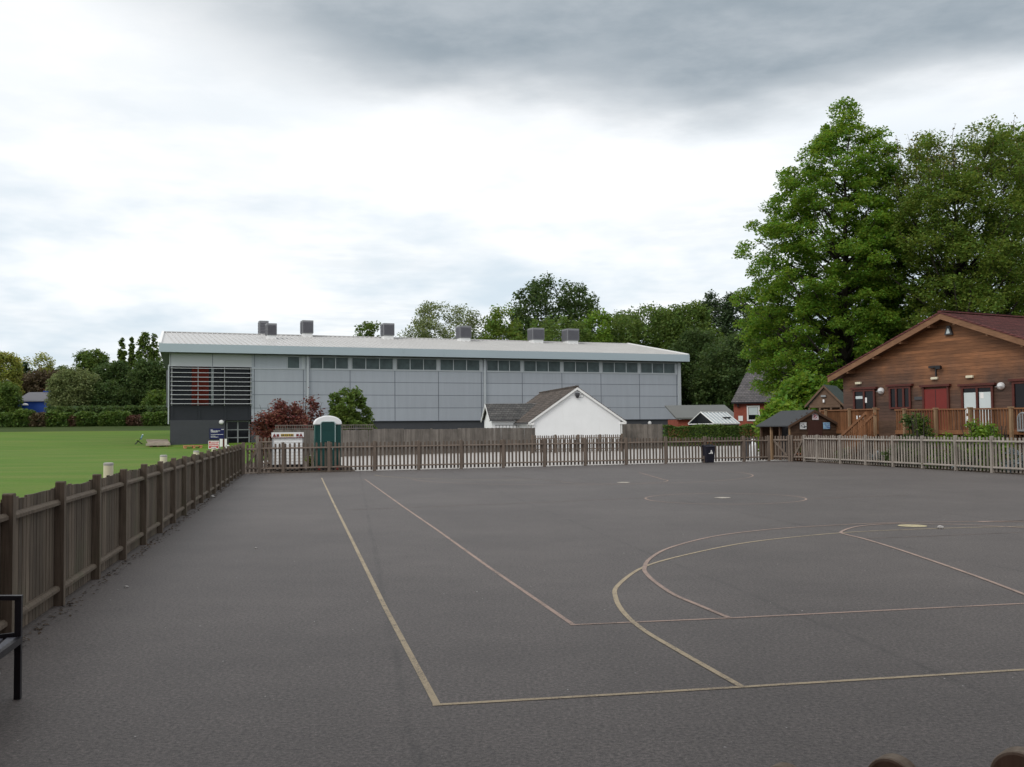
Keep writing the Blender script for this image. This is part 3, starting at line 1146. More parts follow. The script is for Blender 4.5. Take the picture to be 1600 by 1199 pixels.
pb0, pb1 = G(430, 717), G(836, 705.3)
lb = (np.array(G(592, 712))[:2] - pb0[:2])
boarded('long grey boarded fence with a trellis top behind the green toilet cabin', pb0, pb1, 1.74, 2.4, trellis=float(np.linalg.norm(lb)) + 1)
boarded('short grey boarded fence between the white gable house and the clipped hedge', D(968, 700, 80.5), D(1035, 700, 81.5), 1.95, 1.8)

# near fence with rounded pales below the camera
nf = thing('picket_fence', 'dark fence of rounded log pales cut by the lower edge at bottom right', 'fence', (.56, 2.16, 0), math.atan2(1.85 - 2.16, .898 - .56))
for i in range(-3, 5):
    x = i * .232
    top = .968 + .066 * i - (.006 if i == 2 else 0)
    mb = MB()
    w = .098
    arcp = [(x + w / 2 * math.cos(t), top - w / 2 + w / 2 * math.sin(t)) for t in np.linspace(0, math.pi, 17)]
    mb.xz([(x - w / 2, .03), (x + w / 2, .03)] + arcp, -.022, .022)
    mb.build('pale', M['pale_log'], nf, bevel=.006)
for z in (.2, .55):
    mb = MB(); mb.box(-1.1, 1.3, .024, .07, z - .04, z + .04); mb.build('rail', M['fence_dark'], nf)

# ------------------------------------------------------------------ sports hall
HA = G(263.8, 699.5)
HANG = rad(22.3)
hp = Plane(HA, HANG)
hx = lambda px, py=600: hp.hit(px, py)[0]
hz = lambda px, py: hp.hit(px, py)[1]
hall = thing('sports_hall', 'long silver blue clad sports hall with a shallow metal roof and dark strip windows', 'building', HA, HANG)
HL, HD = 65.8, 32.0
EZ = 10.5
RY, RZ = 16.0, 14.3
XE = hx(393)                                   # end of the entrance block
mb = MB()
mb.yz([(0.0, 2.8), (0.0, EZ), (RY, RZ - .5), (HD, EZ), (HD, 2.8)], XE, HL)
mb.build('wall', M['clad'], hall)
SK = .078                                       # the left end wall is not square to the front
mb = MB()
mb.prism([(0.0, 9.05), (0.0, EZ), (RY, RZ - .5), (HD, EZ), (HD, 0), (9, 0), (9, 9.05)], lambda p: (SK * p[0], p[0], p[1]), lambda p: (XE - .003, p[0], p[1]))
mb.build('wall', M['clad_light'], hall)
mb = MB(); mb.box(XE + .01, HL - .05, .12, HD - .1, -.3, 2.797); mb.build('plinth', M['plinth'], hall)
# entrance block
mb = MB(); mb.xy([(.12, .05), (hx(352), .05), (hx(352), 8.9), (.12 + SK * 9, 8.9)], -.3, 3.02); mb.box(hx(352) + .003, XE - .002, .75, 8.9, -.3, 3.02); mb.build('plinth', M['plinth'], hall)
mb = MB(); mb.xy([(.05, .16), (XE - .004, .16), (XE - .004, 8.9), (.05 + SK * 9, 8.9)], 3.03, 4.64)
for px in (269, 311.5, 352.3, 391):
    mb.box(hx(px, 645) - .11, hx(px, 645) + .11, .06, .157, 3.1, 4.6)
mb.box(.03, XE - .006, .08, .157, 2.98, 3.09)
mb.build('charcoal_band', M['charcoal'], hall)
wf = MB()
w0, w1 = hx(268), XE - .05
mb = MB(); mb.box(w0, w1, .75, .80, 4.66, 9.04); gl_ = mb.build('window', M['glass'], hall)
mb = MB(); mb.box(hx(300.5), hx(327), .66, .742, 4.7, 9.0); mb.build('curtain', M['curtain'], gl_)
mb = MB(); mb.box(hx(331), hx(334.5), .5, .745, 4.7, 9.0); mb.build('mullion', M['trim'], gl_)
mb = MB(); mb.xy([(.02, .1), (w0 - .002, .1), (w0 - .002, 8.9), (.02 + SK * 9, 8.9)], 4.65, 9.045); mb.box(w0, w1, .2, .9, 4.65, 4.66 + .02); mb.build('reveal', M['charcoal'], hall)
mb = MB(); mb.box(-.12, .0, .02, .2, 2.6, 9.2); mb.build('edge_trim', M['trim'], hall)
for i in range(9):
    z = 8.83 - i * .497
    mb = MB()
    mb.yz([(-.28, z - .03), (.1, z + .02), (.1, z + .06), (-.28, z + .03)], w0 - .1, w1 + .05)
    mb.build('louvre_blade', M['louvre'], hall)
for px in (268.5, 309.7, 351, 392):
    mb = MB(); x = hx(px); mb.box(x - .04, x + .04, .105, .19, 4.66, 9.04); mb.build('louvre_support', M['louvre'], hall)
# entrance door
d0, d1 = hx(354.5, 690), hx(391, 690)
dw = (d1 - d0)
door = MB().box(d0, d1, .70, .746, 0.05, 2.95).build('entrance_door', M['glass'], hall)
fm = MB()
for x in (d0, d0 + dw * .47, d1 - .1):
    fm.box(x, x + .14, .62, .698, .05, 2.95)
for z in (.05, .95, 1.85, 2.82):
    fm.box(d0 + .145, d0 + dw * .47 - .003, .63, .697, z, z + .1)
    fm.box(d0 + dw * .47 + .145, d1 - .105, .63, .697, z, z + .1)
fm.build('frame', M['grey'], door)
MB().lathe([(.0, -.16), (.2, -.14), (.27, -.05), (.27, .0)], (hx(346, 660), .05, hz(346, 660)), 16, axis='y').build('wall_lamp', M['lampwhite'], hall, smooth=True)
MB().lathe([(.0, -.16), (.2, -.14), (.27, -.05), (.27, .0)], (hx(1015.7, 659.5), .12, 2.3), 16, axis='y').build('wall_lamp', M['lampwhite'], hall, smooth=True)
# facade joints
jn = MB()
colx = [hx(p) for p in (474, 547, 617, 685, 752, 816, 878, 939, 999, 1057)]
jz = [4.36, 5.9, 7.44, 8.90]
edges = [XE + .02] + colx
for x in [hx(397.5)] + colx:
    jn.box(x - .035, x + .035, -.012, -.002, 2.82, 8.84)
ex = [XE + .02, hx(397.5)] + colx + [HL - .02]
for a, b in zip(ex[:-1], ex[1:]):
    for z in jz[:3]:
        jn.box(a + .04, b - .04, -.012, -.002, z - .025, z + .025)
for px in (266.6, 332, 397.5):
    x = hx(px)
    jn.box(x - .03, x + .03, -.012, -.002, 9.1, EZ)
jn.box(XE + .01, HL, -.06, -.001, 2.76, 2.815)
jn.build('panel_joints', M['joint'], hall)
MB().box(XE + .02, HL, -.05, -.0005, 8.85, 8.95).build('window_sill', M['trim'], hall)
# strip windows: three panes a bay
bays = list(zip(colx[:-1], colx[1:]))
def strip(a, b, panes, z0=8.96, z1=10.36):
    w = MB().box(a, b, -.03, -.002, z0, z1).build('strip_window', M['hallglass'], hall)
    fr_ = MB()
    fr_.box(a, b, -.06, -.032, z0, z0 + .06); fr_.box(a, b, -.06, -.032, z1 - .05, z1)
    for i in range(panes + 1):
        x = a + (b - a) * i / panes
        fr_.box(max(x - .05, a), min(x + .05, b), -.062, -.033, z0 + .063, z1 - .053)
    fr_.build('frame', M['trim'], w)
for i, (a, b) in enumerate(bays):
    strip(a + (.75 if i in (0, 4) else .22), b - .22, 3)
strip(hx(449), hx(468), 1)
for px in (480.5, 757):
    x = hx(px)
    MB().box(x - .12, x + .12, -.22, -.064, .2, EZ - .01).build('downpipe', M['trim'], hall)
MB().box(HL - .3, HL + .12, -.2, -.064, .0, EZ - .01).build('corner_trim', M['trim'], hall)
# pilasters between the strip windows
for x in colx:
    MB().box(x - .19, x + .19, -.028, -.013, 8.955, EZ - .02).build('pilaster', M['trim'], hall)
# roof
x0r, x1r = -1.15, 66.85
roof = MB().prism([(-.85, 11.44), (RY, RZ), (HD + .9, 11.44), (HD + .9, 11.2), (RY, RZ - .3), (-.85, 11.2)], lambda p: (x0r + .02 + SK * (p[0] + .85), p[0], p[1]), lambda p: (x1r - .02, p[0], p[1])).build('roof', M['roofmetal'], hall)
seam = MB()
x = x0r + .5
while x < x1r - .3:
    p0, p1 = (x, -.82, 11.47), (x, RY - .05, RZ + .02)
    if x < x0r + 1.5:
        x += .62
        continue
    seam.beam(p0, p1, .07, .16)
    x += .62
seam.build('seam', M['roofmetal'], roof)
MB().beam((x0r + SK * 16.85, RY, RZ + .06), (x1r, RY, RZ + .06), .5, .12).build('ridge_cap', M['roofmetal'], roof)
for x, k in ((x0r + .1, SK), (x1r - .1, 0)):
    MB().beam((x, -.8, 11.53), (x + k * 16.8, RY, RZ + .09), .3, .2).build('verge_trim', M['white'], roof)
MB().box(x0r, x1r, -1.0, -.86, 10.56, 11.5).build('fascia', M['fascia'], hall)
for x, k in ((x0r, SK), (x1r - .12, 0)):
    MB().prism([(-.858, 10.56), (-.858, 11.42), (RY, RZ - .32), (RY, RZ - 1.15)], lambda p: (x + k * (p[0] + .86), p[0], p[1]), lambda p: (x + .12 + k * (p[0] + .86), p[0], p[1])).build('verge_fascia', M['fascia'], hall)
MB().xy([(x0r + .13, -.857), (x1r - .13, -.857), (x1r - .13, HD), (x0r + .13 + SK * 33, HD)], EZ + .03, EZ + .07).build('soffit', M['soffit'], hall)
# roof ventilators
for (px, yb, ytop, hw, yy) in ((423.5, 533, 506, 10.5, 9.8), (411.5, 527, 502, 9.5, 19.5), (479.5, 526, 501.5, 11.5, 14.6), (605.5, 530, 506, 11.5, 14.3), (724.5, 535, 510, 12, 13.8), (837.5, 537.5, 513.5, 12.3, 13.9), (891.5, 539, 514.8, 12.3, 13.9)):
    q = Plane(HA, HANG, yy)
    x, zb = q.hit(px, yb)
    zt = q.hit(px, ytop)[1]
    s = abs(q.hit(px + hw, yb)[0] - q.hit(px - hw, yb)[0]) * .76
    zr = RZ - abs(yy - RY) * (RZ - 11.44) / 16.9 - .15
    zt = max(zt, zr + 1.9)
    zc0 = zr + .55
    ven = MB()
    ven.box(x - s / 2, x + s / 2, yy - s / 2, yy + s / 2, zc0, zt)
    v_ = ven.build('roof_ventilator', M['vent_case'], hall, bevel=.05)
    lv = MB()
    nl = 10
    for j in range(nl):
        z = zc0 + .12 + (zt - zc0 - .3) * j / nl
        dz_ = (zt - zc0 - .3) / nl
        lv.yz([(yy - s / 2 - .02, z + dz_ * .9), (yy - s / 2 - .09, z + dz_ * .1), (yy - s / 2 - .02, z)], x - s / 2 + .1, x + s / 2 - .1)
        lv.prism([(yy - s / 2 + .1, z), (yy + s / 2 - .1, z), (yy + s / 2 - .1, z + dz_ * .6), (yy - s / 2 + .1, z + dz_ * .6)],
                 lambda p: (x - s / 2 - .05, p[0], p[1]), lambda p: (x - s / 2 - .005, p[0], p[1]))
    lv.build('louvres', M['vent_dark'], v_)
    MB().box(x - s * .43, x + s * .43, yy - s * .43, yy + s * .43, zr - .5, zc0 - .003).build('curb', M['white'], v_)
MB().lathe([(.42, 0), (.42, .5), (.3, .75), (0, .85)], (hx(402.5), 20.5, 13.4), 14).build('roof_cowl', M['vent_case'], hall, smooth=True)
# floor strip at the foot of the entrance
struct(MB().quad((HA[0] - 1.0, HA[1] - 2.2, .0), (HA[0] + 11, HA[1] + 2.4, .0), (HA[0] + 10, HA[1] + 4.9, .0), (HA[0] - 1.9, HA[1] + .1, .0)).build('hall_path', M['road']))

# blue sign on the hall
sg = Plane(HA, HANG, 0)
sx0, sx1 = hx(327.5, 677), hx(350, 677)
sz0, sz1 = hz(338, 686), hz(338, 669.8)
sign = thing('hall_sign', 'navy blue sign board with white lines of writing on the dark hall wall', 'sign', HA, HANG)
MB().box(sx0, sx1, .0, .046, sz0, sz1).build('board', M['navy'], sign)
tw = sx1 - sx0
tx = MB()
TXT = ((.08, .20, .86), (.08, .68, .765), (.08, .52, .665), (.08, .93, .42), (.08, .42, .27), (.08, .58, .17), (.82, .96, .90))
for a, b, zf in TXT:
    zc1 = sz0 + (sz1 - sz0) * zf
    x = sx0 + tw * a
    hh = .035 if zf < .5 else .05
    while x < sx0 + tw * b:
        wl = RNG.uniform(.03, .07)
        tx.box(x, x + wl, -.006, -.001, zc1 - hh * RNG.uniform(.6, 1), zc1 + hh * RNG.uniform(.6, 1))
        x += wl + RNG.uniform(.012, .03)
tx.build('lettering', M['white'], sign)

# ------------------------------------------------------------------ white gable house
WA = rad(10.7)
wu = np.array([math.cos(WA), math.sin(WA)]); wnv = np.array([-wu[1], wu[0]])
w0p = D(832, 700, 77.7)
wp = Plane(w0p, WA)
wx = lambda px, py=660: wp.hit(px, py)[0]
wz = lambda px, py: wp.hit(px, py)[1]
wh = thing('white_house', 'small white rendered house with a brown tiled gable roof in the middle', 'house', (w0p[0], w0p[1], 0), WA)
WW = wx(969.5)
EAVE = 2.42
apx, apz = wx(901, 604), wz(901, 604) - .05
sl = (apz - EAVE) / apx
HLn = 13.0
mb = MB(); mb.xz([(0, -.2), (WW, -.2), (WW, apz - sl * (WW - apx) - .12), (apx, apz - .12), (0, EAVE - .1)], 0, HLn)
mb.build('wall', M['render'], wh)
ovh = .36


def tiled_slope(xa, za, xb, zb, y0, y1, n, th=.05):
    """roof plane from eave (xa,za) to ridge (xb,zb) built of overlapping courses"""
    m_ = MB()
    for i in range(n):
        f0, f1 = i / n, (i + 1) / n
        ax, az = xa + (xb - xa) * f0, za + (zb - za) * f0
        bx, bz = xa + (xb - xa) * f1, za + (zb - za) * f1
        m_.xz([(ax, az), (ax, az + th), (bx, bz + .012), (bx, bz)], y0, y1)
    return m_


tiled_slope(-ovh, EAVE - sl * ovh + .0, apx, apz, -.22, HLn + .2, 22, .07).build('roof', M['tile_brown'], wh)
tiled_slope(2 * apx + ovh, EAVE - sl * ovh, apx, apz, -.22, HLn + .2, 22, .07).build('roof', M['tile_brown'], wh)
MB().beam((apx, -.24, apz + .06), (apx, HLn + .2, apz + .06), .24, .1).build('ridge_tiles', M['tile_brown'], wh)
bb = MB()
bh = .2
for sgn in (-1, 1):
    xe = apx + sgn * (apx + ovh)
    ze = EAVE - sl * ovh
    bb.xz([(xe, ze - bh * .9), (xe, ze - .004), (apx + sgn * .002, apz - .004), (apx + sgn * .002, apz - bh)], -.2, -.16)
bb.box(-ovh, .12, -.158, .3, EAVE - sl * ovh - bh, EAVE - sl * ovh - .03)
bb.box(2 * apx - .12, 2 * apx + ovh, -.158, .3, EAVE - sl * ovh - bh, EAVE - sl * ovh - .03)
bb.build('bargeboard', M['white'], wh)
gt = MB()
gt.beam((-ovh - .05, -.2, EAVE - .32), (-ovh - .05, HLn, EAVE - .32), .1, .1)
gt.beam((2 * apx + ovh + .05, -.2, EAVE - .32), (2 * apx + ovh + .05, HLn, EAVE - .32), .1, .1)
gt.build('gutter', M['darkgrey'], wh)
dp = MB(); dp.tube([(-ovh, .3, EAVE - .4), (-.1, .4, EAVE - .75), (-.08, .4, 0)], .04, 6); dp.tube([(WW + .09, -.02, EAVE - .4), (WW + .09, -.02, 0)], .04, 6); dp.build('downpipe', M['white'], wh)
# flood lamp with its cable under the apex
lx, lz = wx(901.5, 617), wz(901.5, 617)
fl_ = MB().box(lx - .17, lx + .17, -.2, -.05, lz - .1, lz + .14).build('flood_lamp', M['darkgrey'], wh, bevel=.03)
MB().lathe([(.13, 0), (.13, -.1), (.05, -.16)], (lx, -.12, lz - .1), 12).build('sensor', M['black'], fl_, smooth=True)
MB().tube([(lx + .15, -.02, lz + .05), (lx + .4, -.015, lz + .02), (lx + .55, -.015, lz - .1), (lx + .45, -.015, lz - .24), (lx + .1, -.015, lz - .2)], .015, 5).build('cable', M['grey'], fl_)
# left wing at right angles
wy0 = 5.0
Wq = Plane(w0p, WA, wy0)
wgx0 = Wq.hit(765, 655)[0]
wge = Wq.hit(790, 656)[1]
Wr = Plane(w0p, WA, wy0 + 2.2)
wgr = Wr.hit(790, 631)[1]
wing = MB()
wing.yz([(wy0 + .25, -.2), (wy0 + .25, wge - .02), (wy0 + 2.2, wgr - .1), (wy0 + 4.15, wge - .02), (wy0 + 4.15, -.2)], wgx0 + .25, -.002)
wing.build('wing_wall', M['render'], wh)
ws = MB()
for sgn in (-1, 1):
    n = 13
    for i in range(n):
        f0, f1 = i / n, (i + 1) / n
        ya, za = wy0 + 2.2 + sgn * 2.2 * (1 - f0), wge + (wgr - wge) * f0
        yb, zb = wy0 + 2.2 + sgn * 2.2 * (1 - f1), wge + (wgr - wge) * f1
        ws.yz([(ya, za), (ya, za + .06), (yb, zb + .012), (yb, zb)], wgx0, min(.0 + f1 * 2.2, 2.2))
ws.build('wing_roof', M['tile_grey'], wh)
wb = MB()
for sgn in (-1, 1):
    wb.yz([(wy0 + 2.2 + sgn * 2.2, wge - .18), (wy0 + 2.2 + sgn * 2.2, wge - .01), (wy0 + 2.2 + sgn * .002, wgr - .01), (wy0 + 2.2 + sgn * .002, wgr - .2)], wgx0 - .03, wgx0 + .03)
wb.build('wing_bargeboard', M['white'], wh)
wg = MB()
wg.beam((wgx0, wy0 - .05, wge - .05), (-.5, wy0 - .05, wge - .05), .1, .1)
wg.build('wing_gutter', M['darkgrey'], wh)
bars = MB()
for x in np.arange(wgx0 + .45, -.3, .28):
    bars.box(x, x + .03, wy0 - .32, wy0 - .28, wge - 1.1, wge - .45)
bars.box(wgx0 + .4, -.3, wy0 - .33, wy0 - .285, wge - .47, wge - .42)
bars.build('window_bars', M['black'], wh)

# ------------------------------------------------------------------ timber building on the right
TSC = 50.5 / 47.999                             # the gable's distance, everything else follows
TO = np.array([14.952, 47.999]) * TSC
TU = np.array([3.029, -5.5154]) * TSC
HW = float(np.linalg.norm(TU))
TA = math.atan2(TU[1], TU[0])
YW = .5                                        # wall set back behind the bargeboard
tb = thing('timber_building', 'orange brown boarded timber building with a wide low gable on the right', 'building', (*TO, 0), TA)
tp = Plane(TO, TA, YW)
tx_ = lambda px, py=630: tp.hit(px, py)[0]
tz_ = lambda px, py: tp.hit(px, py)[1]
zb_, za_ = EYE + (3.72 - EYE) * TSC, EYE + (6.09 - EYE) * TSC
ts = (za_ - zb_) / HW
xl = tx_(1318)
xr_ = 2 * HW - xl
TLN = 15.0
mb = MB()
mb.xz([(xl, -.2), (xr_, -.2), (xr_, zb_ + ts * xl + .1), (HW, za_ + .1), (xl, zb_ + ts * xl + .1)], YW, TLN)
mb.build('wall', M['cladboards'], tb)
rf_th = .17
for sgn in (-1, 1):
    xe = HW + sgn * HW
    n = 40
    m_ = MB()
    for i in range(n):
        f0, f1 = i / n, (i + 1) / n
        ax, az = xe + (HW - xe) * f0, zb_ + .2 + (za_ - zb_) * f0
        bx, bz = xe + (HW - xe) * f1, zb_ + .2 + (za_ - zb_) * f1
        m_.xz([(ax, az), (ax, az + .13), (bx, bz + .105), (bx, bz)], .0, TLN + .4)
    m_.build('roof', M['tile_red'], tb)
bb = MB()
for sgn in (-1, 1):
    xe = HW + sgn * (HW + .03)
    bb.xz([(xe, zb_), (xe, zb_ + .26), (HW + sgn * .002, za_ + .26), (HW + sgn * .002, za_)], -.045, -.003)
bb.build('bargeboard', M['barge'], tb)
rt_ = MB()
for sgn in (-1, 1):
    xe = HW + sgn * (HW + .06)
    rt_.xz([(xe, zb_ + .262), (xe, zb_ + .33), (HW + sgn * .002, za_ + .345), (HW + sgn * .002, za_ + .262)], -.07, .0)
rt_.build('roof_edge', M['tile_red'], tb)
MB().beam((HW, -.06, za_ + .36), (HW, TLN + .4, za_ + .36), .22, .07).build('ridge_tiles', M['tile_red'], tb)
so = MB()
for sgn in (-1, 1):
    xe = HW + sgn * HW
    so.xz([(xe, zb_ + .1), (xe, zb_ + .15), (HW + sgn * .01, za_ + .15), (HW + sgn * .01, za_ + .1)], .0, YW - .003)
so.build('soffit', M['brownboards'], tb)
for f in (.18, .42, .66, .9):
    for g in (f, 2 - f):
        MB().box(HW * g - .06, HW * g + .06, .0, YW - .004, zb_ + ts * HW * f - .06, zb_ + ts * HW * f + .095).build('purlin_end', M['barge'], tb)

DECK = 1.4


def opening(px0, px1, ptop, kind, panes=2):
    a, b = tx_(px0), tx_(px1)
    zt = tz_((px0 + px1) / 2, ptop)
    z0 = DECK + .02 if kind == 'door' else tz_((px0 + px1) / 2, 639)
    nm = 'glazed_door' if kind == 'door' else 'window'
    w = MB().box(a + .08, b - .08, YW - .05, YW - .003, z0, zt - .08).build(nm, M['glass'], tb)
    fr_ = MB()
    for x in (a, b - .1):
        fr_.box(x, x + .1, YW - .1, YW - .052, z0, zt)
    fr_.box(a + .102, b - .102, YW - .1, YW - .052, zt - .1, zt)
    for i in range(1, panes):
        x = a + (b - a) * i / panes
        fr_.box(x - .05, x + .05, YW - .095, YW - .053, z0, zt - .102)
    fr_.box(a + .102, b - .102, YW - .096, YW - .054, z0, z0 + .08)
    fr_.build('frame', M['frame_red'], w)
    MB().box(a - .12, b + .12, YW - .16, YW - .004, zt + .003, zt + .1).build('lintel', M['frame_red'], w)
    return w, a, b, z0, zt


w, a, b, z0, zt = opening(1335, 1369, 608.6, 'door')
MB().box(a + (b - a) * .53, a + (b - a) * .62, YW - .056, YW - .052, zt - .65, zt - .4).build('notice', M['white'], w)
MB().box(a + .14, a + (b - a) * .42, YW - .056, YW - .052, zt - .45, zt - .32).build('sticker', M['blind'], w)
w, a, b, z0, zt = opening(1391, 1425, 604, 'window', 3)
w, a, b, z0, zt = opening(1504, 1554, 603, 'door')
for f0, f1 in ((.08, .45), (.56, .93)):
    MB().box(a + (b - a) * f0, a + (b - a) * f1, YW - .058, YW - .052, z0 + .15, zt - .28).build('blind', M['blind'], w)
MB().box(a + (b - a) * .60, a + (b - a) * .70, YW - .064, YW - .06, zt - .55, zt - .3).build('notice', M['white'], w)
w, a, b, z0, zt = opening(1584, 1640, 595, 'door', 2)
# red double door
a, b = tx_(1446), tx_(1481.5)
zt = tz_(1464, 608)
rd = MB().box(a, b, YW - .06, YW - .003, DECK + .02, zt).build('door', M['redpaint'], tb)
MB().box((a + b) / 2 - .012, (a + b) / 2 + .012, YW - .066, YW - .0605, DECK + .05, zt - .03).build('door_gap', M['black'], rd)
dfm = MB()
dfm.box(a - .1, a - .002, YW - .09, YW - .003, DECK + .02, zt + .1); dfm.box(b + .002, b + .1, YW - .09, YW - .003, DECK + .02, zt + .1)
dfm.box(a - .2, b + .2, YW - .16, YW - .003, zt + .103, zt + .2)
dfm.build('frame', M['frame_red'], rd)
MB().box(tx_(1430), tx_(1444), YW - .05, YW - .003, tz_(1437, 625), tz_(1437, 620)).build('mail_slot', M['darkgrey'], tb)
for px, py in ((1342.5, 599), (1461.5, 591.5), (1516.5, 589)):
    x, z = tx_(px, py), tz_(px, py)
    MB().box(x - .17, x + .17, YW - .12, YW - .003, z - .055, z + .055).build('bulkhead_light', M['cream_post'], tb, bevel=.02)
for px, py in ((1377.6, 611.2), (1565, 603.5)):
    x, z = tx_(px, py), tz_(px, py)
    lm = MB().lathe([(.0, -.19), (.09, -.175), (.145, -.12), (.165, -.04), (.165, -.003)], (x, YW, z), 18, axis='y').build('globe_light', M['lampwhite'], tb, smooth=True)
    MB().box(x - .165, x + .165, YW - .205, YW - .18, z - .04, z - .015).build('guard', M['grey'], lm)
x, z = tx_(1484, 518), tz_(1484, 518)
al = MB().xz([(x - .2, z - .16), (x + .2, z - .16), (x + .07, z + .24), (x - .07, z + .24)], YW - .12, YW - .003).build('alarm_box', M['darkgrey'], tb)
MB().xz([(x - .1, z - .1), (x + .1, z - .1), (x + .03, z + .12), (x - .03, z + .12)], YW - .126, YW - .122).build('alarm_face', M['blind'], al)
x, z = tx_(1463, 574), tz_(1463, 574)
cm = MB().box(x - .3, x + .3, YW - .16, YW - .06, z - .03, z + .06)
cm.box(x - .03, x + .03, YW - .06, YW - .003, z - .4, z)
cm.box(x + .2, x + .42, YW - .3, YW - .162, z - .1, z + .02)
cm.build('camera_bracket', M['black'], tb)

# deck in front, with rail, balusters and steps (two straight runs either side of the step head)
DA, DB = D(1283, 660, 52.8)[:2], D(1373, 660, 45.2)[:2]
DC, DE = D(1400, 660, 43.8)[:2], D(1660, 660, 35.2)[:2]
deck = thing('timber_deck', 'raised orange timber deck with baluster railing and steps before the timber building', 'deck', (DB[0], DB[1], 0), 0)
L2 = lambda p: np.array(p[:2]) - DB
deckn = np.array([.95, .3])
mb = MB()
poly = [L2(DA) + (.06, .0), L2(DB) + (.06, .0), L2(DC) + (.06, .0), L2(DE) + (.06, .0), L2(DE) + deckn * 6, L2(DC) + deckn * 3.2, L2(DB) + deckn * 2.6, L2(DA) + deckn * 1.2]
mb.xy([tuple(p) for p in poly], DECK - .12, DECK)
mb.build('floor', M['deckwood'], deck)


def v3(p, z):
    return np.array([p[0], p[1], z])


def rail_run(P, Q, top0, top1, posts):
    P, Q = L2(P), L2(Q)
    d = (Q - P); ln = np.linalg.norm(d); d = d / ln
    nn = np.array([d[1], -d[0]])                # towards the garden
    if nn[0] > 0:
        nn = -nn
    zt = lambda f: top0 + (top1 - top0) * f
    MB().beam(v3(P, top0), v3(Q, top1), .13, .06).build('handrail', M['deckwood'], deck)
    MB().beam(v3(P + nn * .03, DECK - .02), v3(Q + nn * .03, DECK - .02), .05, .17).build('edge_beam', M['deckwood'], deck)
    mb = MB()
    n = int(ln / .15)
    for i in range(n):
        f = (i + .5) / n
        c = P + d * ln * f
        mb.beam(v3(c, DECK + .07), v3(c, zt(f) - .033), .025, .075, up=v3(nn, 0) if False else (nn[0], nn[1], 0))
    mb.build('balusters', M['deckwood'], deck)
    mb = MB()
    n = int(ln / .2)
    for i in range(n):
        c = P + d * ln * (i + .5) / n - nn * .06
        mb.beam(v3(c, 0), v3(c, DECK - .125), .03, .185, up=(nn[0], nn[1], 0))
    mb.build('skirt', M['shedwood'], deck)
    for f in posts:
        c = P + d * ln * f + nn * .12
        mb = MB()
        mb.beam(v3(c, 0), v3(c, zt(f) + .02), .11, .11, up=(nn[0], nn[1], 0))
        mb.beam(v3(c, zt(f) + .021), v3(c, zt(f) + .07), .16, .16, up=(nn[0], nn[1], 0))
        mb.build('post', M['fence_tan'], deck)
    return P, d, ln, nn


def frac(P, Q, px):
    q = Plane(P, math.atan2(*(np.array(Q) - P)[::-1]))
    return q.hit(px, 650)[0] / float(np.linalg.norm(np.array(Q) - P))


rail_run(DA, DB, 2.46, 2.40, [frac(DA, DB, p) for p in (1294, 1331)] + [.985])
RP, RD_, RL, RN = rail_run(DC, DE, 2.33, 2.22, [frac(DC, DE, p) for p in (1417, 1466, 1520, 1584, 1640)])
# boarded side beside the steps, then the steps running down along the deck front
sdv = (DA - DB) / np.linalg.norm(DA - DB)
sn_ = np.array([-sdv[1], sdv[0]])
if sn_[0] > 0:
    sn_ = -sn_
mb = MB()
c0, c1_ = np.array([0.0, 0.0]), L2(DC)
for i in range(6):
    z = DECK - 1.0 + i * .27
    mb.beam(v3(c0 + (.0, 0), z), v3(c1_, z), .03, .26)
mb.build('step_side', M['shedwood'], deck)
stp = MB()
for i in range(6):
    a = sdv * (.0 + i * .33)
    p0 = a + sn_ * .12
    p1 = a + sn_ * .95
    stp.beam(v3(p0 + sdv * .15, DECK - .2 * (i + 1)), v3(p1 + sdv * .15, DECK - .2 * (i + 1)), .3, .045)
stp.build('steps', M['deckwood'], deck)
for off, st0 in ((.14, 0.0), (.95, -1.0)):
    e0 = sn_ * off + sdv * st0
    e1 = e0 + sdv * 3.6
    p, q = v3(e0, 2.2), v3(e1, 1.02)
    MB().beam(p, q, .07, .12).build('stair_rail', M['deckwood'], deck)
    mb = MB()
    for f in np.linspace(.05, .95, 16):
        c = p * (1 - f) + q * f
        mb.beam((c[0], c[1], max(c[2] - 1.0, .02)), (c[0], c[1], c[2] - .062), .05, .05, up=(0, 1, 0))
    mb.build('stair_balusters', M['deckwood'], deck)
def tags(P, Q, pts, w, h):
    pl0 = Plane(P, math.atan2(*(np.array(Q) - P)[::-1]))
    d = pl0.u
    nn = np.array([d[1], -d[0]])
    nn = -nn if nn[0] > 0 else nn
    for px, py in pts:
        s_, z = pl0.hit(px, py)
        c = L2(P) + d * s_ + nn * .07
        MB().beam(v3(c - d * w / 2, z), v3(c + d * w / 2, z), .012, h).build('white_tag', M['white'], deck)


tags(DA, DB, ((1341.5, 652.5), (1346, 652.5), (1350.5, 652.5)), .14, .16)
tags(DC, DE, ((1514, 642.5), (1514, 654)), .09, .17)
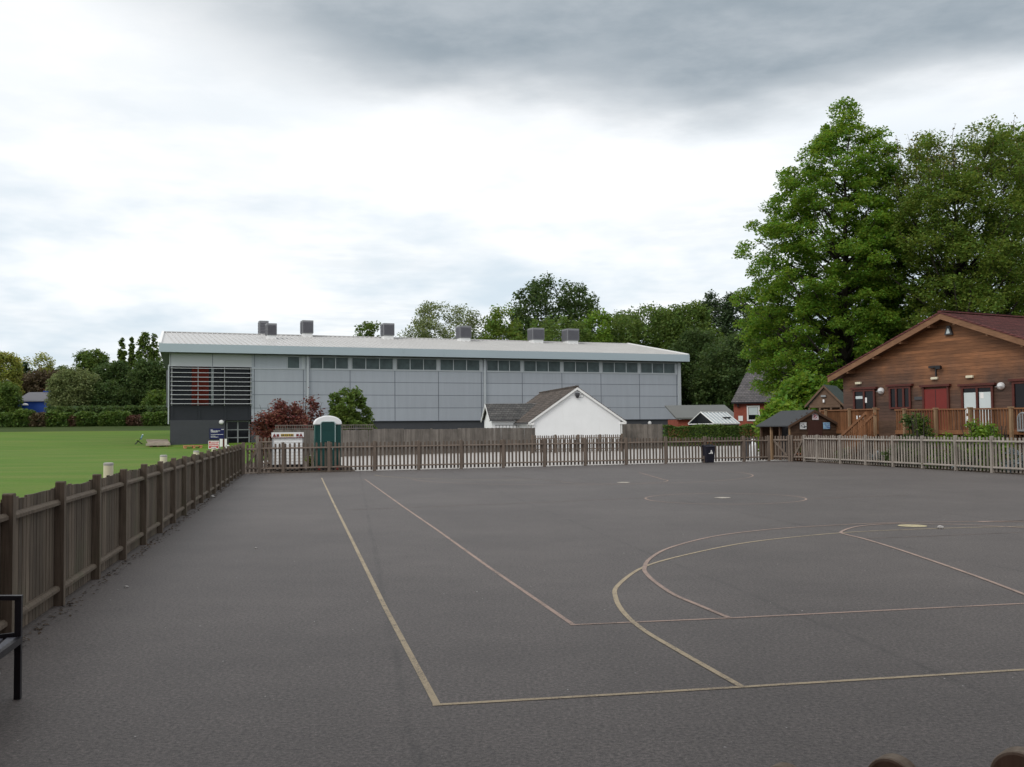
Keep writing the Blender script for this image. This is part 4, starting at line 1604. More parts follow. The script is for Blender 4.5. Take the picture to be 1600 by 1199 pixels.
# openwork plaque hung on the rail
pq0 = Plane(DC, math.atan2(*(DE - DC)[::-1]))
s_, zq = pq0.hit(1602, 659)
pqp = DC + pq0.u * s_ + RN * .11
pq = thing('wall_plaque', 'grey openwork plaque hanging on the deck railing at the right edge', 'plaque', (pqp[0], pqp[1], 0), math.atan2(*pq0.u[::-1]))
mb = MB()
mb.tube([(.24 * math.cos(t), 0, zq + .08 + .24 * math.sin(t)) for t in np.linspace(0, math.pi, 13)], .03, 6)
mb.build('arch', M['grey'], pq)
MB().beam((-.26, 0, zq - .32), (.26, 0, zq - .32), .05, .06).build('foot_bar', M['grey'], pq)
for s_ in (-.24, -.12, 0.0, .12, .24):
    MB().tube([(s_, 0, zq - .3), (s_, 0, zq + .08 + .235 * math.sqrt(max(1 - (s_ / .24) ** 2, 0)))], .026, 5).build('bar', M['grey'], pq)

# gabled porch hut behind the shed
ph0 = D(1289, 650, 56.0)
pha = rad(-32)
pp = Plane(ph0, pha)
hut = thing('play_hut', 'small brown gabled hut with three dark openings behind the felt roofed shed', 'hut', (ph0[0], ph0[1], 0), pha)
xL, xR = pp.hit(1262, 633)[0], pp.hit(1316, 630)[0]
zE, zA = pp.hit(1262, 633)[1], pp.hit(1290, 603)[1]
zO = pp.hit(1290, 632)[1]
mb = MB(); mb.xz([(xL + .1, zE), (xR - .1, zE), (0.0, zA - .1)], 0, .05); mb.build('gable', M['brownboards'], hut)
mb = MB(); mb.box(xL + .1, xR - .1, -.03, .08, zE - .16, zE - .003); mb.build('beam', M['brownboards'], hut)
for px in (1264.5, 1281, 1298.5, 1314):
    x = pp.hit(px, 640)[0]
    MB().box(x - .05, x + .05, -.02, .08, DECK + .001, zE - .163).build('post', M['brownboards'], hut)
MB().box(xL + .1, xR - .1, 1.6, 1.65, DECK + .001, zE).build('back_wall', M['shedwood'], hut)
for sgn, xx_ in ((-1, xL), (1, xR)):
    m_ = MB()
    m_.xz([(xx_ + sgn * .12, zE - .1), (xx_ + sgn * .12, zE - .03), (0.0, zA + .07), (0.0, zA)], -.12, 2.6)
    m_.build('roof', M['felt_green'], hut)
    m_ = MB()
    m_.xz([(xx_ + sgn * .13, zE - .17), (xx_ + sgn * .13, zE - .04), (sgn * .002, zA + .05), (sgn * .002, zA - .09)], -.15, -.122)
    m_.build('bargeboard', M['brownboards'], hut)
MB().box(-.17, .1, -.12, -.002, zE + .42, zE + .52).build('flood_lamp', M['grey'], hut)
MB().box(-.06, .02, -.16, -.002, zE + .12, zE + .28).build('sensor', M['white'], hut)

# ------------------------------------------------------------------ felt roofed shed
sa = rad(16)
s0 = D(1272, 700, 50.1)
su = np.array([math.cos(sa), math.sin(sa)])
shp = Plane(s0, sa)
shed = thing('garden_shed', 'dark brown shed with a grey felt roof and open side behind the picket gate', 'shed', (s0[0], s0[1], 0), sa)
xl_, xr2 = shp.hit(1235.5, 690)[0], shp.hit(1307.5, 690)[0]
zE2 = shp.hit(1234, 664)[1]
zA2 = shp.hit(1273, 642)[1]
SLn = 2.9
mb = MB(); mb.xz([(xl_, -.1), (xr2, -.1), (xr2, zE2 + .05), (0, zA2 - .06), (xl_, zE2 + .05)], 0, .06); mb.build('gable_wall', M['shedwood'], shed)
wv = MB()
z = .1
while z < zA2 - .1:
    f = 1 if z < zE2 else (zA2 - z) / (zA2 - zE2)
    wv.yz([(-.02, z), (-.004, z + .14), (-.001, z + .14), (-.001, z)], xl_ * f + .02, xr2 * f - .02)
    z += .15
wv.build('weatherboards', M['shedwood'], shed)
MB().box(xr2 - .06, xr2, .062, SLn, -.1, zE2).build('side_wall', M['shedwood'], shed)
MB().box(xl_, xr2 - .062, SLn - .06, SLn, -.1, zE2).build('back_wall', M['shedwood'], shed)
MB().box(xl_ + 1.2, xl_ + 1.26, .062, SLn - .062, -.1, zE2 + .3).build('inner_wall', M['darkgrey'], shed)
for i, y in enumerate((.05, SLn * .33, SLn * .62, SLn - .1)):
    MB().box(xl_ - .045, xl_ + .06, y - .05 - (.0 if i else .0), y + .06, -.1, zE2 + .02).build('post', M['fence_tan'] if i in (0, 2) else M['shedwood'], shed)
for sgn, xx_ in ((-1, xl_), (1, xr2)):
    m_ = MB()
    q = (zA2 - zE2) / abs(xx_)
    m_.xz([(xx_ + sgn * .2, zE2 - q * .2 + .02), (xx_ + sgn * .2, zE2 - q * .2 + .07), (0, zA2 + .05), (0, zA2)], -.14, SLn + .1)
    m_.build('roof', M['felt'], shed)
    m_ = MB()
    m_.xz([(xx_ + sgn * .21, zE2 - q * .2 - .06), (xx_ + sgn * .21, zE2 - q * .2 + .05), (sgn * .002, zA2 + .03), (sgn * .002, zA2 - .09)], -.165, -.142)
    m_.build('bargeboard', M['shedwood'], shed)
da, db = shp.hit(1262, 690)[0], shp.hit(1284, 690)[0]
MB().box(da, db, -.05, -.022, .05, shp.hit(1272, 657.5)[1]).build('door', M['sheddoor'], shed)
for (px, py, hw, mt, ink, nm) in ((1273, 651, 5, 'poster_pink', 'inkred', 'pale poster with pink lettering under the apex of the shed gable'),
                                 (1254, 665.5, 5.2, 'poster_white', 'ink', 'white poster with a dark drawing left of the shed door'),
                                 (1290.5, 665.3, 5.2, 'poster_blue', 'inkblue', 'blue poster right of the shed door')):
    x, z = shp.hit(px, py)
    hw_ = abs(shp.hit(px + hw, py)[0] - shp.hit(px - hw, py)[0]) / 2
    hh_ = .165
    po = thing('poster', nm, 'poster', (s0[0], s0[1], 0), sa, 'posters on the shed gable')
    MB().box(x - hw_, x + hw_, -.06, -.0505, z - hh_, z + hh_).build('sheet', M[mt], po)
    ik = MB()
    for _ in range(9):
        ax, az = x + RNG.uniform(-.75, .6) * hw_, z + RNG.uniform(-.75, .7) * hh_
        ik.box(ax, ax + RNG.uniform(.03, .11), -.065, -.0605, az, az + RNG.uniform(.012, .05))
    ik.build('print', M[ink], po)

# ------------------------------------------------------------------ brick house, greenhouse, low block on the right
bh0 = D(1147.5, 660, 104)
BHA = rad(-12)
bp = Plane(bh0, BHA)
brick = thing('brick_house', 'red brick house with a steep grey slate roof half hidden by the big tree', 'house', (bh0[0], bh0[1], 0), BHA)
bxx = lambda px, py=640: bp.hit(px, py)[0]
bzz = lambda px, py: bp.hit(px, py)[1]
BE, BR_ = bzz(1160, 627.5), bzz(1180, 571.5)
BRy = 5.0
bq = Plane(bh0, BHA, BRy)
BR_ = bq.hit(1180, 571.5)[1]
BW = bxx(1230)
MB().box(0, BW, 0, 2 * BRy, -.2, BE - .005).build('wall', M['brick'], brick)
rx0 = bxx(1143)
rxr = bq.hit(1172, 571.5)[0]
m_ = MB()
n = 26
for i in range(n):
    f0, f1 = i / n, (i + 1) / n
    ya, za = -.35 + (BRy + .35) * f0, BE - .1 + (BR_ - BE + .1) * f0
    yb, zb2 = -.35 + (BRy + .35) * f1, BE - .1 + (BR_ - BE + .1) * f1
    xa_ = rx0 + (rxr - rx0) * f0
    m_.yz([(ya, za), (ya, za + .05), (yb, zb2 + .01), (yb, zb2)], xa_, BW + .3)
m_.build('roof', M['slate'], brick)
MB().add([(rx0, -.35, BE - .1), (rxr, BRy, BR_), (rx0, 2 * BRy + .3, BE - .1)], [(0, 1, 2)]).build('roof_hip', M['slate'], brick)
MB().yz([(BRy, BR_), (2 * BRy + .3, BE - .1), (2 * BRy + .3, BE - .2), (BRy, BR_ - .1)], rxr, BW + .3).build('roof', M['slate'], brick)
MB().beam((rxr, BRy, BR_ + .05), (BW, BRy, BR_ + .05), .25, .12).build('ridge_tiles', M['slate'], brick)
MB().beam((rx0, -.4, BE - .16), (BW, -.4, BE - .16), .12, .12).build('gutter', M['black'], brick)
a, b, z0, z1 = bxx(1166.8), bxx(1187), bzz(1176, 658), bzz(1176, 634)
w = MB().box(a + .1, b - .1, -.03, -.004, z0 + .1, z1 - .1).build('window', M['glass'], brick)
fr_ = MB()
for x in (a, b - .16):
    fr_.box(x, x + .16, -.08, -.032, z0, z1)
fr_.box(a + .162, b - .162, -.08, -.032, z1 - .16, z1); fr_.box(a + .162, b - .162, -.08, -.032, z0, z0 + .14)
fr_.build('frame', M['white'], w)
MB().box(a + .2, b - .2, -.042, -.034, z0 + .62, z1 - .17).build('blind', M['blind'], w)
MB().box(bxx(1153.5), bxx(1160.5), -.06, -.003, bzz(1157, 658), bzz(1157, 650)).build('notice_board', M['white'], brick)
MB().tube([(bxx(1175), 3.5, BR_ - 2), (bxx(1175), 3.5, BR_ + 1.7)], .035, 6).build('aerial_pole', M['grey'], brick)
MB().box(bxx(1153) - .08, bxx(1153) + .08, -.25, -.003, BE - .55, BE - .3).build('wall_lamp', M['black'], brick)

lw0 = D(1060, 655, 118)
low_b = thing('low_building', 'long low brick outbuilding with a grey sloping roof beyond the greenhouse', 'building', (lw0[0], lw0[1], 0), rad(3))
lq = Plane(lw0, rad(3))
lL = lq.hit(1150, 640)[0]
zl0 = lq.hit(1100, 655)[1]
lq2 = Plane(lw0, rad(3), 6)
zl1 = lq2.hit(1100, 633)[1]
MB().box(0, lL, .3, 6, -.2, zl0 - .02).build('wall', M['brick'], low_b)
MB().yz([(-.2, zl0), (-.2, zl0 + .18), (6.2, zl1), (6.2, zl1 - .18)], -.3, lL + .3).build('roof', M['greygreenroof'], low_b)
MB().box(1.5, 2.8, .25, .297, .2, zl0 - .35).build('door', M['sheddoor'], low_b)

gh0 = D(1115, 662.5, 96)
gha = rad(32)
gq = Plane(gh0, gha)
gho = thing('greenhouse', 'white framed glass greenhouse roof rising behind the clipped hedge', 'greenhouse', (gh0[0], gh0[1], 0), gha)
GZ0, GZ1 = D(1115, 662.5, 96)[2], D(1097.5, 645, 98)[2]
GWd, GLn = 3.5, 3.3
mb = MB()
mb.box(.03, GLn, .03, GWd - .03, 0, .5); mb.build('base_wall', M['brick'], gho)
mb = MB()
mb.yz([(.02, .5), (.02, GZ0), (GWd / 2, GZ1), (GWd - .02, GZ0), (GWd - .02, .5)], .04, .06); mb.box(.06, GLn, .02, .04, .5, GZ0); mb.build('side_glazing', M['glass'], gho)
mb = MB()
mb.yz([(-.05, GZ0), (GWd / 2, GZ1), (GWd / 2, GZ1 + .03), (-.05, GZ0 + .03)], 0, GLn)
mb.yz([(GWd + .05, GZ0), (GWd / 2, GZ1 - .001), (GWd / 2, GZ1 + .029), (GWd + .05, GZ0 + .03)], 0, GLn)
mb.build('roof_glazing', M['polycarb'], gho)
mb = MB()
for i, x in enumerate(np.linspace(0, GLn, 8)):
    mb.beam((x, -.06, GZ0 + .05), (x, GWd / 2, GZ1 + .05), .13 if i == 0 else .055, .06)
    mb.beam((x, GWd + .06, GZ0 + .05), (x, GWd / 2, GZ1 + .05), .055, .06)
mb.beam((0, GWd / 2, GZ1 + .06), (GLn, GWd / 2, GZ1 + .06), .08, .06)
mb.beam((0, -.08, GZ0), (GLn, -.08, GZ0), .1, .1)
mb.beam((-.01, 0, GZ0), (-.01, GWd, GZ0), .06, .08)
mb.build('glazing_bars', M['white'], gho)
MB().beam((1.9, .9, GZ0 + .62), (2.9, .9, GZ0 + .62), .5, .08).build('roof_vent', M['darkgrey'], gho)

# ------------------------------------------------------------------ portable toilet and trailer
lo0 = D(512.5, 730, 43.2)
loa = rad(13)
loo = thing('portable_toilet', 'dark green portable toilet cabin with a white domed roof behind the picket fence', 'toilet', (lo0[0], lo0[1], 0), loa)
W2 = .55
MB().box(-W2, W2, 0, 1.1, .14, 2.02).build('cabin', M['teal'], loo, bevel=.03)
rib = MB()
for x in (-.5, -.45, .45, .5):
    rib.box(x - .012, x + .012, -.018, -.001, .2, 1.95)
rib.build('ribs', M['teal'], loo)
mb = MB()
dome = [(W2 * 1.06 * math.cos(t), 1.98 + .34 * math.sin(t)) for t in np.linspace(0, math.pi, 17)]
mb.xz([(-W2 * 1.06, 1.93)] + [(W2 * 1.06, 1.93)] + dome, -.06, 1.16)
mb.build('roof', M['whiteplastic'], loo, bevel=.05)
dr = MB()
darc = [(-.29 + .05 * math.cos(t) + .0, 2.02 + .05 * math.sin(t)) for t in ()]
dpoly = [(-.29, .2), (.29, .2), (.29, 1.93)] + [(.19 + .1 * math.cos(t), 1.96 + .1 * math.sin(t)) for t in np.linspace(0, math.pi / 2, 5)] + [(-.19 + .1 * math.cos(t), 1.96 + .1 * math.sin(t)) for t in np.linspace(math.pi / 2, math.pi, 5)]
dr.xz(dpoly, -.082, -.062)
door = dr.build('door', M['tealpanel'], loo)
pnl = MB()
pnl.xz([(-.22, 1.22), (.22, 1.22), (.22, 1.245), (.12, 1.275), (-.12, 1.275), (-.22, 1.245)], -.1, -.083)
pnl.xz([(-.22, 1.06), (.22, 1.06), (.22, 1.085), (.12, 1.12), (-.12, 1.12), (-.22, 1.085)], -.1, -.083)
pnl.box(-.22, .22, -.095, -.083, 1.7, 1.72)
pnl.build('door_ribs', M['teal'], door)
MB().box(.1, .2, -.1, -.083, .88, 1.0).build('latch', M['tealtrim'], door)
tm = MB()
path = [(-.3, .18), (-.3, 1.95)] + [(-.2 + .1 * math.cos(t), 1.96 + .1 * math.sin(t)) for t in np.linspace(math.pi, math.pi / 2, 5)] + [(.2 + .1 * math.cos(t), 1.96 + .1 * math.sin(t)) for t in np.linspace(math.pi / 2, 0, 5)] + [(.3, 1.95), (.3, .18)]
tm.tube([(p[0], -.085, p[1]) for p in path], .022, 6)
tm.build('door_frame', M['tealtrim'], loo)
sk = MB().box(-.58, .58, -.03, 1.13, .0, .137)
sk.build('skid', M['black'], loo)
for x in (-.42, .32):
    MB().box(x, x + .12, -.1, -.035, .03, .2).build('foot_block', M['redpaint'], loo)

tr0 = D(449.5, 731, 42.6)
tr = thing('box_trailer', 'white box trailer with a lamp board of red triangles and yellow plate behind the fence', 'trailer', (tr0[0], tr0[1], 0), rad(12.5))
MB().box(-.62, .62, 0, 2.2, .28, 1.42).build('body', M['whiteplastic'], tr, bevel=.02)
rb = MB()
for z in (.42, .55, .68, .81, .94, 1.07, 1.2, 1.33):
    rb.box(-.6, .6, -.012, -.001, z, z + .03)
rb.build('door_ribs', M['white'], tr)
MB().box(-.64, -.6, -.03, .0 - .002, .28, 1.42).build('corner_post', M['grey'], tr)
MB().box(.6, .64, -.03, .0 - .002, .28, 1.42).build('corner_post', M['grey'], tr)
lbd = MB().box(-.66, .66, -.06, -.02, 1.425, 1.63).build('lamp_board', M['whiteplastic'], tr)
MB().box(-.66, .66, -.062, -.018, 1.40, 1.423).build('board_edge', M['redpaint'], lbd)
for s_ in (-1, 1):
    MB().xz([(s_ * .54 - .075, 1.45), (s_ * .54 + .075, 1.45), (s_ * .54, 1.59)], -.072, -.061).build('triangle_reflector', M['redpaint'], lbd)
    MB().box(s_ * .40 - .05, s_ * .40 + .05, -.074, -.061, 1.455, 1.555).build('tail_lamp', M['redpaint'], lbd)
npl = MB().box(-.28, .24, -.068, -.061, 1.455, 1.565).build('number_plate', M['plate'], lbd)
ch = MB()
for x, w_ in ((-.26, .05), (-.19, .05), (-.10, .05), (-.02, .04), (.06, .045), (.13, .045), (.19, .035)):
    ch.box(x, x + w_, -.073, -.069, 1.475, 1.545)
ch.build('plate_marks', M['ink'], npl)
MB().box(-.6, .6, .1, 2.0, .12, .277).build('chassis', M['black'], tr)
for s_ in (-1, 1):
    mb = MB()
    prof = [(.0, -.06), (.2, -.07), (.26, -.05), (.26, .05), (.2, .07), (.0, .06)]
    for r, q in prof:
        pass
    vs = MB()
    vs.tube([(s_ * .56 - .07, 1.2, .26), (s_ * .56 + .07, 1.2, .26)], .26, 18)
    vs.build('wheel', M['black'], tr)

# small things between toilet and trailer
pl_ = shrub('potted_plant', 'small yellow green plant in a white pot between trailer and toilet', G(486.5, 733.5), .45, .4, 1.0, 'yellow', 160, .09, 5, 'plant', stems=3, parts=('leaves', 'stems'))
MB().lathe([(.07, 0), (.09, .55), (.1, .6), (.1, .62)], (0, 0, 0), 12).build('pot', M['white'], pl_, smooth=True)
b1 = G(410.5, 735.5)
wb_ = thing('plastic_tub', 'white plastic tub lying behind the left corner gate', 'tub', (b1[0], b1[1] + .8, 0), .4)
MB().lathe([(.13, 0), (.16, .30), (.17, .32), (.17, .35)], (0, 0, 0), 14).build('body', M['whiteplastic'], wb_, smooth=True)
MB().lathe([(.18, .352), (.18, .38), (.06, .40), (.0, .405)], (0, 0, 0), 14).build('lid', M['white'], wb_, smooth=True)

# litter bin
bn0 = G(1106.5, 723.0)
binr = thing('litter_bin', 'black litter bin with a white figure emblem standing by the far picket fence', 'bin', (bn0[0], bn0[1], 0), fa)
mb = MB()
for (x, y, z), _ in ((((0, 0, 0)), 0),):
    pass
bt, bb_ = .25, .205
vs = [(-bb_, -bb_, .02), (bb_, -bb_, .02), (bb_, bb_, .02), (-bb_, bb_, .02), (-bt, -bt, .72), (bt, -bt, .72), (bt, bt, .72), (-bt, bt, .72)]
mb.add(vs, [(3, 2, 1, 0), (4, 5, 6, 7), (0, 1, 5, 4), (1, 2, 6, 5), (2, 3, 7, 6), (3, 0, 4, 7)])
mb.build('body', M['blackplastic'], binr, bevel=.02)
mb = MB(); mb.yz([(-.27, .722), (.27, .722), (.27, .80), (.0, .845), (-.27, .77)], -.27, .27); mb.build('lid', M['blackplastic'], binr, bevel=.02)
mb = MB(); mb.box(-.22, .22, -.22, .22, 0, .018); mb.build('foot', M['black'], binr)
em = MB()
yf = -.262
em.lathe([(.03, -.004), (.03, .004)], (.02, yf, .56), 10, axis='y')
em.xz([(-.04, .42), (.01, .42), (.04, .50), (.02, .54), (-.02, .52)], yf, yf + .006)
em.xz([(.04, .42), (.10, .42), (.09, .50), (.05, .53)], yf, yf + .006)
em.xz([(-.13, .42), (-.055, .42), (-.055, .46), (-.11, .45)], yf, yf + .006)
em.build('emblem', M['white'], binr)

# things seen through the gate pickets on the right
p_ = D(1177.5, 715, 50.6)
gb = thing('gas_bottle', 'white bottle shaped container glimpsed through the pickets left of the shed', 'container', (p_[0], p_[1], 0))
MB().lathe([(.17, 0), (.2, .04), (.2, .72), (.16, .85), (.06, .92), (.06, .98), (.0, .98)], (0, 0, 0), 16).build('body', M['whiteplastic'], gb, smooth=True)
MB().lathe([(.1, .0), (.1, .08)], (0, 0, .985), 12).build('cap', M['white'], gb, smooth=True)
p_ = D(1168.5, 712, 52.5)
db_ = thing('storage_box', 'dark lidded storage bin glimpsed through the pickets beside the white container', 'storage bin', (p_[0], p_[1], 0), .2)
MB().box(-.24, .24, -.3, .3, .0, 1.0).build('body', M['darkgrey'], db_, bevel=.03)
MB().box(-.27, .27, -.33, .33, 1.003, 1.08).build('lid', M['black'], db_, bevel=.02)
p_ = D(1250, 716, 49.4)
fp = thing('flower_pot', 'orange terracotta pot behind the narrow gate beside the shed', 'pot', (p_[0], p_[1], 0))
MB().lathe([(.14, 0), (.2, .3), (.22, .3), (.22, .37), (.18, .37), (.17, .32)], (0, 0, 0), 16).build('pot', M['terracotta'], fp, smooth=True)
rngp = np.random.default_rng(3)
leafmesh('plant', rngp.normal(0, .1, (90, 3)) * (1, 1, .9) + (0, 0, .47), .09, LEAF['mid'], fp, rngp)

# ------------------------------------------------------------------ field furniture
for (px, py, Y, r, lab) in ((169.5, 723, 17.0, .078, 'cream painted stub post with grey top, biggest and nearest of its row'),
                            (255.5, 711, 25.0, .085, 'cream painted stub post standing second from the camera in its row'),
                            (306.5, 704.5, 33.0, .09, 'cream painted stub post in front of the orange pallet end'),
                            (334, 699.5, 41.0, .085, 'cream painted stub post standing in front of the red notice')):
    q = D(px, py, Y)
    st = thing('stub_post', lab, 'post', (q[0], q[1], -.02), 0, 'cream posts behind the left fence')
    zt = q[2] + .02
    MB().lathe([(r, 0), (r, zt - .05)], (0, 0, 0), 16).build('shaft', M['cream_post'], st, smooth=False)
    MB().lathe([(r * 1.03, zt - .048), (r * 1.03, zt - .012), (r * .8, zt)], (0, 0, 0), 16).build('cap', M['stone'], st)

q = G(216.5, 699.5)
chn = thing('folding_chair', 'small blue and lime folding chair standing alone on the lawn', 'chair', (q[0], q[1], lawn_z(q[1])), .5)
MB().box(-.3, .26, -.3, .3, .46, .52).build('seat', M['lime'], chn)
MB().xz([(.2, .52), (.26, .52), (.46, 1.06), (.38, 1.06)], -.3, .3).build('backrest', M['bluegreen'], chn)
MB().xz([(.37, 1.0), (.47, 1.0), (.49, 1.12), (.41, 1.12)], -.28, .28).build('headrest', M['whiteplastic'], chn)
for y in (-.27, .27):
    MB().beam((-.38, y, 0), (.3, y, .72), .05, .05).build('leg', M['black'], chn)
    MB().beam((.42, y, 0), (-.24, y, .5), .05, .05).build('leg', M['black'], chn)

q0 = D(230, 700, 109.0)
ps = thing('pallet_stage', 'low pale timber platform on the lawn at the corner of the hall', 'platform', (q0[0], q0[1], lawn_z(q0[1])), HANG)
PL = 2.35
dkb = MB()
for i in range(14):
    y = i * .36
    dkb.box(.1 if i else 0, PL, y, y + .33, .36 + i * .03, .42 + i * .03)
dkb.build('deck_boards', M['palewood'], ps)
MB().box(-.15, PL, -.05, -.005, .18, .42).build('front_board', M['palewood'], ps)
for x in (.3, PL * .42, PL * .8):
    MB().box(x, x + .25, -.02, 4.6, .0, .17).build('bearer', M['shedwood'], ps)

q0 = D(287, 700, 106)
pb_ = thing('pallet', 'orange brown wooden pallet lying on the grass before the dark hall wall', 'pallet', (q0[0], q0[1], -.02), HANG)
PL2 = 1.9
tbk = MB()
for i in range(6):
    tbk.box(0, PL2, i * .22, i * .22 + .17, .27, .31)
tbk.build('top_boards', M['orangewood'], pb_)
MB().box(0, PL2, -.03, -.003, .22, .31).build('front_board', M['orangewood'], pb_)
for x in (.05, PL2 * .48, PL2 - .3):
    MB().box(x, x + .25, .0, 1.25, 0, .266).build('block', M['orangewood'], pb_)

q = D(334, 700, 86)
rs = thing('notice_board', 'red and white notice board on posts before the dark hall entrance', 'sign', (q[0], q[1], 0), rad(4))
qz0, qz1 = D(334, 701.5, 86)[2], D(334, 689.0, 86)[2]
hw_ = 8.2 / FPX * 86
MB().box(-hw_, hw_, -.02, .02, qz0, qz1).build('board', M['signred'], rs)
ed = MB()
ed.box(-hw_, hw_, -.03, -.021, qz1 - .05, qz1); ed.box(-hw_, hw_, -.03, -.021, qz0, qz0 + .05)
ed.box(-hw_, -hw_ + .04, -.03, -.021, qz0 + .053, qz1 - .053); ed.box(hw_ - .04, hw_, -.03, -.021, qz0 + .053, qz1 - .053)
ed.build('border', M['white'], rs)
tx = MB()
for i, (f, a, b) in enumerate(((.84, -.6, .7), (.62, -.8, .8), (.40, -.8, .75), (.18, -.5, .5))):
    zc1 = qz0 + (qz1 - qz0) * f
    x = a * hw_
    while x < b * hw_:
        wl = RNG.uniform(.03, .08)
        tx.box(x, x + wl, -.028, -.021, zc1 - .04, zc1 + .04)
        x += wl + .02
tx.build('lettering', M['white'], rs)
for x in (-hw_ + .1, hw_ - .1):
    MB().box(x - .03, x + .03, .022, .07, 0, qz1).build('leg', M['grey'], rs)

q = D(350, 700, 84)
wt = thing('folded_screen', 'white panel screen with a dark central slot beside the red notice board', 'screen', (q[0], q[1], 0), rad(5))
sz0_, sz1_ = D(350, 698, 84)[2], D(350, 686, 84)[2]
k_ = 84 / FPX
MB().box(-6.5 * k_, -2 * k_, -.03, .03, sz0_, sz1_).build('panel', M['white'], wt)
MB().box(1.0 * k_, 4.4 * k_, -.03, .03, sz0_, sz1_).build('panel', M['white'], wt)
MB().box(-2 * k_, 1 * k_, .0, .03, sz0_ - .3, sz1_).build('slot', M['frame_red'], wt)
MB().lathe([(.17, -.03), (.17, .03)], (5.5 * k_, 0, sz0_ - .02), 14, axis='y').build('disc', M['white'], wt)
MB().box(4.6 * k_, 7.0 * k_, -.02, .03, sz0_ + .1, sz1_ + .05).build('frame', M['black'], wt)
for x in (-5 * k_, 3 * k_):
    MB().box(x - .03, x + .03, -.02, .02, 0, sz0_).build('leg', M['grey'], wt)

# ------------------------------------------------------------------ near bench and small stones
bl = G(27.5, 1092.5)
bench = thing('metal_bench', 'black metal slatted bench with an armrest cut by the left edge', 'bench', (bl[0], bl[1], 0), math.atan2(-FLD[1], -FLD[0]))
# local x runs towards the camera along the fence, local y points to the fence? seat depth runs to -y or +y
BS = -1.0
M['seat'] = plain('blue_grey_slat', (.10, .105, .125), .5, .1, 4)
for x in (0.0, 1.45):
    MB().box(x - .02, x + .02, -.02, .02, 0, .625).build('leg', M['black'], bench, bevel=.003)
    MB().box(x - .02, x + .02, BS * .52 - .02, BS * .52 + .02, 0, .86).build('leg', M['black'], bench, bevel=.003)
    MB().beam((x, .02, .635), (x, BS * .52, .655), .045, .03).build('armrest', M['black'], bench, bevel=.003)
    MB().beam((x, -.02, .40), (x, BS * .5, .36), .03, .035).build('side_rail', M['black'], bench)
for i in range(6):
    y = -.03 - i * .085
    sag = [(.022, y, .385 - i * .004)] + [(xx, y, .385 - i * .004 - .02 * math.sin(math.pi * (xx / 1.45))) for xx in np.linspace(.2, 1.25, 6)] + [(1.43, y, .385 - i * .004)]
    mb = MB()
    for a_, b_ in zip(sag[:-1], sag[1:]):
        mb.beam(a_, b_, .06, .014)
    mb.build('seat_slat', M['seat'], bench)
mb = MB(); mb.beam((.02, .015, .375), (1.43, .015, .375), .03, .04); mb.build('front_rail', M['black'], bench)
for i in range(4):
    mb = MB(); z = .5 + i * .1
    mb.box(.021, 1.43, BS * .5 - .012, BS * .5 + .012, z, z + .06)
    mb.build('back_slat', M['darkgrey'], bench)
q = G(-27, 1080)
bag = thing('ball', 'white ball on the tarmac under the bench at the left edge', 'ball', (q[0], q[1], 0))
rr_ = .1
MB().lathe([(rr_ * math.sin(t) + 1e-4, rr_ - rr_ * math.cos(t)) for t in np.linspace(0, math.pi, 15)], (0, 0, 0), 22).build('shell', M['whiteplastic'], bag, smooth=True)


def pebble(px, py, r, lab, seed):
    q = G(px, py)
    rg = np.random.default_rng(seed)
    import bmesh
    bm = bmesh.new()
    bmesh.ops.create_icosphere(bm, subdivisions=2, radius=r)
    for v in bm.verts:
        v.co *= 1 + rg.normal(0, .1)
        v.co.z *= .6
        v.co.z += r * .5
    me = bpy.data.meshes.new('stone')
    bm.to_mesh(me); bm.free()
    me.materials.append(M['stone'])
    o = bpy.data.objects.new('stone', me)
    COL.objects.link(o)
    o.location = (q[0], q[1], 0)
    tag(o, lab, 'stone')


pebble(197.5, 918.5, .022, 'small pale stone on the dark tarmac beside the left fence', 1)
pebble(1469.5, 826.5, .05, 'pale stone lying on the yellow arc beyond the yellow spot', 2)
pebble(400, 857.5, .018, 'tiny pale stone between left fence and yellow sideline', 3)
pebble(332, 777.5, .05, 'pale pebble near the far posts of the left boarded fence', 4)
# fallen leaves and grit drifted along the foot of the left fence
rg = np.random.default_rng(11)
n_ = 900
s_ = rg.uniform(-6, LEN_L, n_)
t_ = np.abs(rg.normal(0, .07, n_)) + .03
pts_ = np.stack([FL0[0] + FLD[0] * s_ + FLD[1] * t_, FL0[1] + FLD[1] * s_ - FLD[0] * t_, np.full(n_, .008)], 1)
n2_ = 700
fx_ = rg.uniform(0, 25, n2_)
fo_ = -np.abs(rg.normal(0, .06, n2_)) - .02
q2_ = np.stack([FAR0[0] + pf.u[0] * fx_ - pf.u[1] * fo_, FAR0[1] + pf.u[1] * fx_ + pf.u[0] * fo_, np.full(n2_, .008)], 1)
fx_ = rg.uniform(0, 17, n2_)
fo_ = -np.abs(rg.normal(0, .06, n2_)) - .03
q3_ = np.stack([RF0[0] + pr.u[0] * fx_ + pr.n[0] * fo_, RF0[1] + pr.u[1] * fx_ + pr.n[1] * fo_, np.full(n2_, .008)], 1)
pts_ = np.concatenate([pts_, q2_, q3_])
lit = leafmesh('leaf_litter', pts_, .034, M['soil'], None, rg, 2.5)
lit['kind'] = 'stuff'; lit['label'] = 'dry leaf litter drifted along the foot of the playground fences'; lit['category'] = 'litter'
n_ = 500
pts_ = np.stack([rg.uniform(-4.5, 12, n_), 0 * t_[:n_], np.full(n_, .006)], 1)
pts_[:, 1] = 3.5 + 30 * rg.uniform(0, 1, n_) ** 2
grit = leafmesh('grit', pts_, .014, M['stone'], None, rg, 2.5)
grit['kind'] = 'stuff'; grit['label'] = 'loose pale grit scattered over the tarmac'; grit['category'] = 'grit'

